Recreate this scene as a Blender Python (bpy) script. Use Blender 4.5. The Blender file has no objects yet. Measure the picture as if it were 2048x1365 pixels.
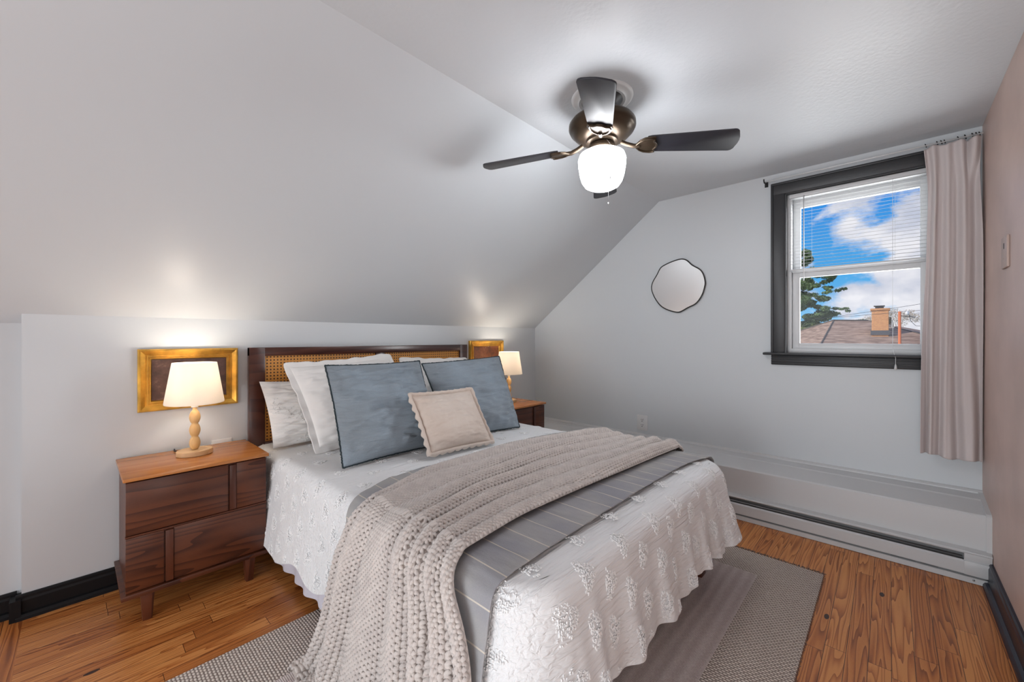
import bpy, bmesh, math, random
import numpy as np
from mathutils import Vector, Matrix, noise as mnoise

scene = bpy.context.scene
C = scene.collection
random.seed(7)
rng = np.random.default_rng(7)

# ------------------------------------------------------------------ camera
cam_d = bpy.data.cameras.new('camera')
cam = bpy.data.objects.new('camera', cam_d); C.objects.link(cam)
cam.location = (-3.185, -2.64, 1.16)
cam.rotation_euler = (math.radians(90), 0, math.radians(42.9 - 90))
cam_d.sensor_width = 36.0
cam_d.lens = 36.0 * 813.0 / 2048.0
cam_d.shift_y = -5.5 / 2048.0
cam_d.clip_start = 0.02; cam_d.clip_end = 300
scene.camera = cam

# ------------------------------------------------------------------ view / exposure
scene.view_settings.view_transform = 'Standard'
scene.view_settings.look = 'None'
scene.view_settings.gamma = 1.0
scene.view_settings.use_curve_mapping = False
scene.view_settings.exposure = 0.47

def lin(c):
    def f(v):
        v = v / 255.0
        return v / 12.92 if v <= 0.04045 else ((v + 0.055) / 1.055) ** 2.4
    return (f(c[0]), f(c[1]), f(c[2]), 1.0)

# ------------------------------------------------------------------ world: blue sky with cumulus
w = bpy.data.worlds.new('sky'); scene.world = w; w.use_nodes = True
nt = w.node_tree; nt.nodes.clear()
N = nt.nodes.new; L = nt.links.new
out = N('ShaderNodeOutputWorld'); bg = N('ShaderNodeBackground'); L(bg.outputs[0], out.inputs[0])
tc = N('ShaderNodeTexCoord')
sep = N('ShaderNodeSeparateXYZ'); L(tc.outputs['Generated'], sep.inputs[0])
grad = N('ShaderNodeValToRGB'); L(sep.outputs[2], grad.inputs[0])
grad.color_ramp.elements[0].position = 0.0; grad.color_ramp.elements[0].color = lin((135, 196, 236))
grad.color_ramp.elements[1].position = 0.32; grad.color_ramp.elements[1].color = lin((20, 128, 226))
e_ = grad.color_ramp.elements.new(0.12); e_.color = lin((78, 172, 236))
mp = N('ShaderNodeMapping'); L(tc.outputs['Generated'], mp.inputs[0])
mp.inputs['Location'].default_value = (0.0, 0.47, 0.22)
mp.inputs['Scale'].default_value = (1, 1, 1.7)
n1 = N('ShaderNodeTexNoise'); L(mp.outputs[0], n1.inputs[0])
n1.inputs['Scale'].default_value = 6.0; n1.inputs['Detail'].default_value = 9; n1.inputs['Roughness'].default_value = 0.56
hz = N('ShaderNodeMapRange'); L(sep.outputs[2], hz.inputs[0]); hz.inputs[1].default_value = 0.0; hz.inputs[2].default_value = 0.13; hz.inputs[3].default_value = 0.13; hz.inputs[4].default_value = 0.0
hadd = N('ShaderNodeMath'); hadd.operation = 'ADD'; L(n1.outputs[0], hadd.inputs[0]); L(hz.outputs[0], hadd.inputs[1])
cr = N('ShaderNodeValToRGB'); L(hadd.outputs[0], cr.inputs[0])
cr.color_ramp.elements[0].position = 0.47; cr.color_ramp.elements[0].color = (0, 0, 0, 1)
cr.color_ramp.elements[1].position = 0.55; cr.color_ramp.elements[1].color = (1, 1, 1, 1)
n2 = N('ShaderNodeTexNoise'); L(mp.outputs[0], n2.inputs[0])
n2.inputs['Scale'].default_value = 14; n2.inputs['Detail'].default_value = 5
cc = N('ShaderNodeValToRGB'); L(n2.outputs[0], cc.inputs[0])
cc.color_ramp.elements[0].position = 0.35; cc.color_ramp.elements[0].color = lin((196, 202, 220))
cc.color_ramp.elements[1].position = 0.62; cc.color_ramp.elements[1].color = lin((240, 240, 246))
mx = N('ShaderNodeMixRGB'); L(cr.outputs[0], mx.inputs[0]); L(grad.outputs[0], mx.inputs[1]); L(cc.outputs[0], mx.inputs[2])
L(mx.outputs[0], bg.inputs[0]); bg.inputs[1].default_value = 0.70

# ------------------------------------------------------------------ lights
def area(name, loc, rot, sx, sy, power, col=(1, 1, 1)):
    d = bpy.data.lights.new(name, 'AREA'); d.shape = 'RECTANGLE'; d.size = sx; d.size_y = sy
    d.energy = power; d.color = col
    o = bpy.data.objects.new(name, d); C.objects.link(o); o.location = loc
    o.rotation_euler = rot
    return o
def aim(o, target):
    v = Vector(target) - o.location
    o.rotation_euler = v.to_track_quat('-Z', 'Y').to_euler()
sun_d = bpy.data.lights.new('sun', 'SUN'); sun_d.energy = 2.3; sun_d.angle = 0.01; sun_d.color = (1.0, 0.90, 0.76)
sun = bpy.data.objects.new('sun', sun_d); C.objects.link(sun); sun.location = (-6, 10, 12)
aim(sun, (2, -1, 4))
# unseen fill lamps added behind the camera: one forward, one up at the ceiling
a1 = area('fill_behind_camera', (-7.9, -1.6, 1.15), (0, 0, 0), 2.5, 1.9, 62, (0.86, 0.94, 1.0)); aim(a1, (0, -1.6, 1.15))
a4 = area('ceiling_fill_low', (-4.5, -2.2, 0.35), (0, 0, 0), 1.1, 0.8, 16, (0.86, 0.94, 1.0)); aim(a4, (-2.6, -1.9, 2.25))
a2 = area('flash', (-3.02, -2.86, 0.62), (0, 0, 0), 0.3, 0.3, 2.6, (0.97, 0.99, 1.0)); aim(a2, (-1.9, -1.1, 1.9))
a3 = area('daylight_through_window', (1.3, -3.75, 1.75), (0, 0, 0), 1.4, 1.4, 115, (0.95, 0.98, 1.0)); aim(a3, (0, -2.45, 1.6))
a5 = area('ceiling_fill_through_window', (1.2, -2.7, 0.15), (0, 0, 0), 1.5, 1.3, 88, (0.96, 0.98, 1.0)); aim(a5, (-0.2, -2.45, 1.75))  # unseen lamp added outside, below the window view, to brighten the ceiling

# ------------------------------------------------------------------ materials
def newmat(name):
    m = bpy.data.materials.new(name); m.use_nodes = True
    nt = m.node_tree
    return m, nt, nt.nodes['Principled BSDF']
def bump_into(nt, b, src, strength, dist=0.01):
    bm_ = nt.nodes.new('ShaderNodeBump'); bm_.inputs['Strength'].default_value = strength
    bm_.inputs['Distance'].default_value = dist
    nt.links.new(src, bm_.inputs['Height']); nt.links.new(bm_.outputs[0], b.inputs['Normal'])
    return bm_
COATR = 0.45
def plain(name, col, rough=0.5, metal=0.0, spec=0.5, bump=None, var=None, coat=0, sheen=0):
    """bump=(scale,strength,dist[,stretch]); var=(scale,amount)"""
    m, nt, b = newmat(name)
    b.inputs['Base Color'].default_value = lin(col); b.inputs['Roughness'].default_value = rough
    b.inputs['Metallic'].default_value = metal; b.inputs['Specular IOR Level'].default_value = spec
    b.inputs['Coat Weight'].default_value = coat; b.inputs['Coat Roughness'].default_value = COATR; b.inputs['Sheen Weight'].default_value = sheen
    tc = nt.nodes.new('ShaderNodeTexCoord')
    if bump:
        mp = nt.nodes.new('ShaderNodeMapping'); nt.links.new(tc.outputs['Object'], mp.inputs[0])
        if len(bump) > 3: mp.inputs['Scale'].default_value = bump[3]
        n = nt.nodes.new('ShaderNodeTexNoise'); nt.links.new(mp.outputs[0], n.inputs[0])
        n.inputs['Scale'].default_value = bump[0]; n.inputs['Detail'].default_value = 4
        bump_into(nt, b, n.outputs[0], bump[1], bump[2])
    if var:
        n = nt.nodes.new('ShaderNodeTexNoise'); nt.links.new(tc.outputs['Object'], n.inputs[0])
        n.inputs['Scale'].default_value = var[0]; n.inputs['Detail'].default_value = 5
        r = nt.nodes.new('ShaderNodeValToRGB'); nt.links.new(n.outputs[0], r.inputs[0])
        a = var[1]
        r.color_ramp.elements[0].position = 0.3; r.color_ramp.elements[0].color = lin(tuple(max(0, c * (1 - a)) for c in col))
        r.color_ramp.elements[1].position = 0.7; r.color_ramp.elements[1].color = lin(tuple(min(255, c * (1 + a)) for c in col))
        nt.links.new(r.outputs[0], b.inputs['Base Color'])
    return m
def mathn(nt, op, a, bval=None, c=None):
    n = nt.nodes.new('ShaderNodeMath'); n.operation = op
    for i, v in enumerate((a, bval, c)):
        if v is None: continue
        if isinstance(v, (int, float)): n.inputs[i].default_value = v
        else: nt.links.new(v, n.inputs[i])
    return n.outputs[0]

def wood(name, cols, axis='X', stretch=0.9, across=9.0, rings=9.0, rough=0.4, spec=0.5, bumps=0.08, plank=None, coat=0, uv=False, rampw=0.5):
    """pine grain: contour rings of a stretched noise. cols dark->light. plank=(width,length)"""
    m, nt, b = newmat(name); N = nt.nodes.new; L = nt.links.new
    tc = N('ShaderNodeTexCoord')
    src = tc.outputs['UV'] if uv else tc.outputs['Object']
    sp = N('ShaderNodeSeparateXYZ'); L(src, sp.inputs[0])
    X, Y, Z = sp.outputs
    if axis == 'X': al, ac1, ac2 = X, Y, Z
    elif axis == 'Y': al, ac1, ac2 = Y, X, Z
    else: al, ac1, ac2 = Z, X, Y
    rnd = None
    if plank:
        idx = mathn(nt, 'FLOOR', mathn(nt, 'DIVIDE', ac1, plank[0]))
        wn = N('ShaderNodeTexWhiteNoise'); wn.noise_dimensions = '1D'; L(idx, wn.inputs['W'])
        al_off = mathn(nt, 'ADD', al, mathn(nt, 'MULTIPLY', wn.outputs[0], 7.3))
        idx2 = mathn(nt, 'FLOOR', mathn(nt, 'DIVIDE', al_off, plank[1]))
        comb = mathn(nt, 'ADD', mathn(nt, 'MULTIPLY', idx, 13.7), mathn(nt, 'MULTIPLY', idx2, 3.1))
        wn2 = N('ShaderNodeTexWhiteNoise'); wn2.noise_dimensions = '1D'; L(comb, wn2.inputs['W'])
        rnd = wn2.outputs[0]
        fr1 = mathn(nt, 'FRACT', mathn(nt, 'DIVIDE', ac1, plank[0]))
        fr2 = mathn(nt, 'FRACT', mathn(nt, 'DIVIDE', al_off, plank[1]))
        e1 = mathn(nt, 'MINIMUM', fr1, mathn(nt, 'SUBTRACT', 1.0, fr1))
        e2 = mathn(nt, 'MULTIPLY', mathn(nt, 'MINIMUM', fr2, mathn(nt, 'SUBTRACT', 1.0, fr2)), plank[1] / plank[0])
        edge = mathn(nt, 'MINIMUM', e1, e2)
        gap = mathn(nt, 'LESS_THAN', edge, 0.014)
    cx = N('ShaderNodeCombineXYZ')
    L(mathn(nt, 'MULTIPLY', al, stretch), cx.inputs[0])
    if rnd is not None:
        L(mathn(nt, 'ADD', mathn(nt, 'MULTIPLY', ac1, across), mathn(nt, 'MULTIPLY', rnd, 57.0)), cx.inputs[1])
        L(mathn(nt, 'MULTIPLY', rnd, 31.0), cx.inputs[2])
    else:
        L(mathn(nt, 'MULTIPLY', ac1, across), cx.inputs[1]); L(mathn(nt, 'MULTIPLY', ac2, across), cx.inputs[2])
    n = N('ShaderNodeTexNoise'); L(cx.outputs[0], n.inputs[0])
    n.inputs['Scale'].default_value = 1.0; n.inputs['Detail'].default_value = 2.2; n.inputs['Roughness'].default_value = 0.35
    r = mathn(nt, 'FRACT', mathn(nt, 'MULTIPLY', n.outputs[0], rings))
    tri = mathn(nt, 'POWER', r, 2.2)
    cx2 = N('ShaderNodeCombineXYZ')
    L(mathn(nt, 'MULTIPLY', al, 9), cx2.inputs[0]); L(mathn(nt, 'MULTIPLY', ac1, 260), cx2.inputs[1]); L(mathn(nt, 'MULTIPLY', ac2, 260), cx2.inputs[2])
    nf = N('ShaderNodeTexNoise'); L(cx2.outputs[0], nf.inputs[0]); nf.inputs['Detail'].default_value = 3
    val = mathn(nt, 'ADD', mathn(nt, 'MULTIPLY', tri, rampw), mathn(nt, 'MULTIPLY', nf.outputs[0], 0.35))
    # slow tone drift
    nl = N('ShaderNodeTexNoise'); L(cx.outputs[0], nl.inputs[0]); nl.inputs['Scale'].default_value = 0.45
    val = mathn(nt, 'ADD', val, mathn(nt, 'MULTIPLY', mathn(nt, 'SUBTRACT', nl.outputs[0], 0.5), 0.5))
    if rnd is not None:
        val = mathn(nt, 'ADD', val, mathn(nt, 'MULTIPLY', mathn(nt, 'SUBTRACT', rnd, 0.5), 0.35))
    ramp = N('ShaderNodeValToRGB'); L(val, ramp.inputs[0])
    els = ramp.color_ramp.elements
    els[0].position = 0.10; els[0].color = lin(cols[2]); els[1].position = 0.85; els[1].color = lin(cols[0])
    e = els.new(0.45); e.color = lin(cols[1])
    col = ramp.outputs[0]
    if plank:
        # scattered dark knots
        cxk = N('ShaderNodeCombineXYZ'); L(mathn(nt, 'MULTIPLY', al, 3.2), cxk.inputs[0]); L(mathn(nt, 'MULTIPLY', ac1, 8.0), cxk.inputs[1])
        vk = N('ShaderNodeTexVoronoi'); vk.voronoi_dimensions = '2D'; L(cxk.outputs[0], vk.inputs[0]); vk.inputs['Scale'].default_value = 0.9
        kr = N('ShaderNodeSeparateXYZ'); L(vk.outputs['Color'], kr.inputs[0])
        kn = mathn(nt, 'MULTIPLY', mathn(nt, 'LESS_THAN', vk.outputs['Distance'], 0.06), mathn(nt, 'GREATER_THAN', kr.outputs[0], 0.84))
        mk = N('ShaderNodeMixRGB'); L(kn, mk.inputs[0]); L(col, mk.inputs[1]); mk.inputs[2].default_value = lin((58, 30, 18))
        mg = N('ShaderNodeMixRGB'); L(gap, mg.inputs[0]); L(mk.outputs[0], mg.inputs[1]); mg.inputs[2].default_value = lin((62, 34, 18))
        col = mg.outputs[0]
    L(col, b.inputs['Base Color'])
    b.inputs['Roughness'].default_value = rough; b.inputs['Specular IOR Level'].default_value = spec
    b.inputs['Coat Weight'].default_value = coat; b.inputs['Coat Roughness'].default_value = 0.25
    h = mathn(nt, 'MULTIPLY', tri, -0.3)
    if plank: h = mathn(nt, 'SUBTRACT', h, mathn(nt, 'MULTIPLY', gap, 2.0))
    bump_into(nt, b, h, bumps, 0.002)
    return m

M = {}
M['wall'] = plain('wall_paint', (205, 209, 212), 0.36, spec=0.35, bump=(9, 0.10, 0.01))
M['ceil'] = plain('ceiling_paint', (206, 210, 214), 0.42, spec=0.35, bump=(60, 0.22, 0.006))
M['slope'] = plain('slope_paint', (205, 210, 214), 0.40, spec=0.45, bump=(7, 0.10, 0.012))
M['pink'] = plain('pink_paint', (208, 182, 171), 0.42, spec=0.5, bump=(6, 0.25, 0.02, (1, 1, 0.6)), var=(3.0, 0.05))
M['white_trim'] = plain('white_trim_paint', (205, 206, 207), 0.4, bump=(30, 0.05, 0.005))
M['vinyl'] = plain('white_vinyl', (214, 215, 216), 0.35)
M['black_base'] = plain('black_baseboard_paint', (8, 9, 13), 0.5, spec=0.3, bump=(40, 0.1, 0.003))
M['navy_base'] = plain('navy_baseboard_paint', (14, 20, 42), 0.36, bump=(40, 0.1, 0.003))
M['casing'] = plain('charcoal_casing_paint', (46, 46, 48), 0.4, bump=(25, 0.1, 0.003, (1, 1, 6)))
M['floor'] = wood('pine_floor', ((140, 76, 34), (188, 114, 56), (216, 146, 82)), uv=True, stretch=1.1, across=20, rings=13, rough=0.33, plank=(0.0615, 0.95), bumps=0.12, rampw=0.66)
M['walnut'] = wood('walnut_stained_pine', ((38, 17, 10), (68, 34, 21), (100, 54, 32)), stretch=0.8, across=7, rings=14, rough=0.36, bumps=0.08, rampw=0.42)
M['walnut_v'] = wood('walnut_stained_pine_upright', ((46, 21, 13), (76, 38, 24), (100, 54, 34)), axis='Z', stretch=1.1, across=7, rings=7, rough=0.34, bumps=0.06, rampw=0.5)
M['walnut_top'] = wood('walnut_top_lamplit', ((140, 80, 38), (172, 106, 54), (190, 124, 68)), stretch=0.9, across=8, rings=6, rough=0.25, bumps=0.04, rampw=0.35)  # paler than the carcass: lamplight on the top is put into its colour
M['headwood'] = wood('dark_headboard_wood', ((38, 16, 13), (58, 26, 20), (78, 40, 28)), stretch=0.8, across=8, rings=6, rough=0.28, bumps=0.04, rampw=0.4, coat=0.3)
M['beech'] = wood('pale_turned_beech', ((196, 150, 92), (216, 172, 112), (228, 190, 134)), axis='Z', stretch=3, across=20, rings=5, rough=0.45, bumps=0.03, rampw=0.3)
M['beech_x'] = wood('pale_beech_base', ((190, 148, 100), (212, 172, 124), (226, 190, 145)), axis='X', stretch=3, across=20, rings=5, rough=0.45, bumps=0.03, rampw=0.3)
M['dark_metal'] = plain('aged_bronze', (70, 58, 46), 0.32, metal=0.75, bump=(80, 0.05, 0.002))
M['iron'] = plain('dark_iron', (52, 50, 50), 0.4, metal=0.8)
M['steel'] = plain('brushed_steel', (165, 165, 165), 0.35, metal=0.9)
M['blade'] = plain('espresso_fan_blade', (26, 26, 36), 0.5, spec=0.6, bump=(30, 0.05, 0.002, (1, 1, 1)), coat=0.15)
M['gold'] = plain('gilt_frame', (206, 158, 70), 0.36, metal=0.85, bump=(45, 0.35, 0.004), var=(16, 0.16))
M['black_frame'] = plain('thin_black_metal', (22, 22, 22), 0.4)
M['plug'] = plain('white_plastic', (214, 214, 214), 0.35)
M['slot'] = plain('dark_slot', (25, 25, 25), 0.6)
M['pinkplate'] = plain('painted_over_plate', (188, 166, 156), 0.45)
M['heater'] = plain('white_enamel', (196, 197, 198), 0.42, bump=(60, 0.05, 0.002))
M['heater_in'] = plain('heater_interior_grey', (120, 121, 122), 0.5, metal=0.3)
M['heater_lbl'] = plain('grey_vent_label', (140, 141, 142), 0.6)
M['bulbcup'] = plain('socket_white', (220, 215, 205), 0.5)

def mirror_mat():
    m, nt, b = newmat('mirror_glass'); b.inputs['Base Color'].default_value = (0.86, 0.87, 0.87, 1)
    b.inputs['Metallic'].default_value = 1; b.inputs['Roughness'].default_value = 0.02
    return m
M['mirror'] = mirror_mat()
def glass_mat():
    m = bpy.data.materials.new('window_glass'); m.use_nodes = True; nt = m.node_tree; nt.nodes.clear()
    o = nt.nodes.new('ShaderNodeOutputMaterial'); t = nt.nodes.new('ShaderNodeBsdfTransparent'); g = nt.nodes.new('ShaderNodeBsdfGlossy')
    g.inputs['Roughness'].default_value = 0.12
    mx = nt.nodes.new('ShaderNodeMixShader'); mx.inputs[0].default_value = 0.008
    nt.links.new(t.outputs[0], mx.inputs[1]); nt.links.new(g.outputs[0], mx.inputs[2]); nt.links.new(mx.outputs[0], o.inputs[0])
    return m
M['glass'] = glass_mat()
def emit(name, col, s):
    m = bpy.data.materials.new(name); m.use_nodes = True; nt = m.node_tree; nt.nodes.clear()
    o = nt.nodes.new('ShaderNodeOutputMaterial'); e = nt.nodes.new('ShaderNodeEmission')
    e.inputs[0].default_value = lin(col); e.inputs[1].default_value = s; nt.links.new(e.outputs[0], o.inputs[0]); return m
M['globe'] = emit('lit_opal_glass', (250, 251, 255), 19.0)
def trans(name, col, mixf, rough=0.9, bump=None, fscale=None):
    """cloth that lets some light through"""
    m, nt, b = newmat(name)
    b.inputs['Base Color'].default_value = lin(col); b.inputs['Roughness'].default_value = rough; b.inputs['Specular IOR Level'].default_value = 0.2
    t = nt.nodes.new('ShaderNodeBsdfTranslucent'); t.inputs[0].default_value = lin(col)
    mx = nt.nodes.new('ShaderNodeMixShader'); mx.inputs[0].default_value = mixf
    o = nt.nodes['Material Output']
    nt.links.new(b.outputs[0], mx.inputs[1]); nt.links.new(t.outputs[0], mx.inputs[2]); nt.links.new(mx.outputs[0], o.inputs[0])
    if bump:
        tc = nt.nodes.new('ShaderNodeTexCoord'); mp = nt.nodes.new('ShaderNodeMapping'); nt.links.new(tc.outputs['Object'], mp.inputs[0])
        mp.inputs['Scale'].default_value = bump[3]
        n = nt.nodes.new('ShaderNodeTexNoise'); nt.links.new(mp.outputs[0], n.inputs[0]); n.inputs['Scale'].default_value = bump[0]
        n.inputs['Detail'].default_value = 3
        bump_into(nt, b, n.outputs[0], bump[1], bump[2])
    return m
M['shade'] = trans('linen_lamp_shade', (240, 234, 226), 0.45, bump=(1, 0.2, 0.002, (500, 500, 500)))
M['curtain'] = trans('blush_linen_curtain', (228, 218, 216), 0.25, bump=(1, 0.35, 0.002, (420, 420, 90)))
M['blind'] = trans('white_blind_slat', (214, 214, 214), 0.15)

def fabric(name, col, col2=None, rough=0.92, weave=None, crinkle=None, sheen=0.15, var=(5, 0.03)):
    """weave=(scale,strength) fine cloth; crinkle=(mapping scale, strength, dist) broad pleats"""
    m, nt, b = newmat(name); N = nt.nodes.new; L = nt.links.new
    b.inputs['Roughness'].default_value = rough; b.inputs['Specular IOR Level'].default_value = 0.15
    b.inputs['Sheen Weight'].default_value = sheen
    tc = N('ShaderNodeTexCoord')
    n = N('ShaderNodeTexNoise'); L(tc.outputs['Object'], n.inputs[0]); n.inputs['Scale'].default_value = var[0]; n.inputs['Detail'].default_value = 6
    r = N('ShaderNodeValToRGB'); L(n.outputs[0], r.inputs[0])
    c2 = col2 or tuple(c * (1 - 2 * var[1]) for c in col)
    r.color_ramp.elements[0].position = 0.38; r.color_ramp.elements[0].color = lin(c2)
    r.color_ramp.elements[1].position = 0.60; r.color_ramp.elements[1].color = lin(col)
    col_out = r.outputs[0]
    hs = None
    if weave:
        mw = N('ShaderNodeMapping'); L(tc.outputs['Object'], mw.inputs[0]); mw.inputs['Scale'].default_value = (weave[0], weave[0], weave[0])
        nw = N('ShaderNodeTexNoise'); L(mw.outputs[0], nw.inputs[0]); nw.inputs['Scale'].default_value = 1; nw.inputs['Detail'].default_value = 2
        hs = mathn(nt, 'MULTIPLY', nw.outputs[0], weave[1])
        mxc = N('ShaderNodeMixRGB'); mxc.blend_type = 'MULTIPLY'; mxc.inputs[0].default_value = weave[2] if len(weave) > 2 else 0.25
        L(col_out, mxc.inputs[1]); L(nw.outputs[0], mxc.inputs[2])
        g = N('ShaderNodeGamma'); g.inputs[1].default_value = 1.0; L(mxc.outputs[0], g.inputs[0]); col_out = g.outputs[0]
    if crinkle:
        mc = N('ShaderNodeMapping'); L(tc.outputs['Object'], mc.inputs[0]); mc.inputs['Scale'].default_value = crinkle[0]
        nc = N('ShaderNodeTexNoise'); L(mc.outputs[0], nc.inputs[0]); nc.inputs['Scale'].default_value = 1; nc.inputs['Detail'].default_value = 2; nc.inputs['Distortion'].default_value = 0.6
        hc = mathn(nt, 'MULTIPLY', nc.outputs[0], crinkle[1])
        hs = mathn(nt, 'ADD', hs, hc) if hs is not None else hc
    L(col_out, b.inputs['Base Color'])
    if hs is not None: bump_into(nt, b, hs, 1.0, crinkle[2] if crinkle else 0.002)
    return m
M['coverlet'] = fabric('white_crinkled_cotton', (236, 237, 238), crinkle=((7, 88, 88), 1.0, 0.0075), var=(3, 0.01))
M['sham'] = fabric('white_crinkled_sham', (234, 232, 229), crinkle=((12, 30, 110), 0.8, 0.006), var=(3, 0.01))
M['tuft'] = fabric('white_tufting_yarn', (250, 250, 250), var=(3, 0.01), sheen=0.3)
M['euro'] = fabric('smooth_white_cotton', (234, 231, 228), crinkle=((7, 7, 26), 0.35, 0.008), var=(3, 0.01))
M['bluegrey'] = fabric('slate_blue_gauze', (162, 177, 190), (150, 160, 168), weave=(520, 0.25, 0.35), crinkle=((8, 8, 75), 1.0, 0.008), var=(2.5, 0.03))
M['bluepipe'] = plain('dark_teal_whip_stitch', (34, 48, 54), 0.8)
M['cream'] = fabric('cream_gauze', (226, 214, 204), (216, 200, 188), weave=(600, 0.2, 0.2), crinkle=((60, 60, 14), 0.4, 0.004), var=(4, 0.03))
M['skirt'] = fabric('white_bed_skirt', (214, 210, 220), crinkle=((16, 16, 5), 0.4, 0.006))
M['mattress'] = fabric('white_mattress_ticking', (225, 224, 222), crinkle=((8, 8, 8), 0.2, 0.004))
M['knit'] = fabric('taupe_chunky_wool', (224, 215, 209), (212, 203, 198), weave=(700, 0.35, 0.3), var=(30, 0.04), sheen=0.3)

def striped_throw():
    m, nt, b = newmat('grey_linen_with_cream_threads'); N = nt.nodes.new; L = nt.links.new
    tc = N('ShaderNodeTexCoord'); sp = N('ShaderNodeSeparateXYZ'); L(tc.outputs['UV'], sp.inputs[0])
    f = mathn(nt, 'FRACT', mathn(nt, 'DIVIDE', sp.outputs[0], 0.085))
    ln = mathn(nt, 'LESS_THAN', mathn(nt, 'ABSOLUTE', mathn(nt, 'SUBTRACT', f, 0.5)), 0.022)
    n = N('ShaderNodeTexNoise'); L(tc.outputs['Object'], n.inputs[0]); n.inputs['Scale'].default_value = 4; n.inputs['Detail'].default_value = 6
    r = N('ShaderNodeValToRGB'); L(n.outputs[0], r.inputs[0])
    r.color_ramp.elements[0].position = 0.38; r.color_ramp.elements[0].color = lin((160, 160, 166))
    r.color_ramp.elements[1].position = 0.62; r.color_ramp.elements[1].color = lin((180, 178, 176))
    mw = N('ShaderNodeMapping'); L(tc.outputs['UV'], mw.inputs[0]); mw.inputs['Scale'].default_value = (900, 260, 1)
    nw = N('ShaderNodeTexNoise'); L(mw.outputs[0], nw.inputs[0]); nw.inputs['Scale'].default_value = 1
    mm = N('ShaderNodeMixRGB'); mm.blend_type = 'MULTIPLY'; mm.inputs[0].default_value = 0.25; L(r.outputs[0], mm.inputs[1]); L(nw.outputs[0], mm.inputs[2])
    mx = N('ShaderNodeMixRGB'); L(ln, mx.inputs[0]); L(mm.outputs[0], mx.inputs[1]); mx.inputs[2].default_value = lin((208, 200, 188))
    L(mx.outputs[0], b.inputs['Base Color']); b.inputs['Roughness'].default_value = 0.85; b.inputs['Specular IOR Level'].default_value = 0.2
    mc = N('ShaderNodeMapping'); L(tc.outputs['UV'], mc.inputs[0]); mc.inputs['Scale'].default_value = (22, 7, 1)
    nc = N('ShaderNodeTexNoise'); L(mc.outputs[0], nc.inputs[0]); nc.inputs['Scale'].default_value = 1; nc.inputs['Detail'].default_value = 4
    h = mathn(nt, 'ADD', mathn(nt, 'MULTIPLY', nc.outputs[0], 0.8), mathn(nt, 'ADD', mathn(nt, 'MULTIPLY', nw.outputs[0], 0.06), mathn(nt, 'MULTIPLY', ln, 0.25)))
    bump_into(nt, b, h, 0.8, 0.008)
    return m
M['throw'] = striped_throw()

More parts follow.
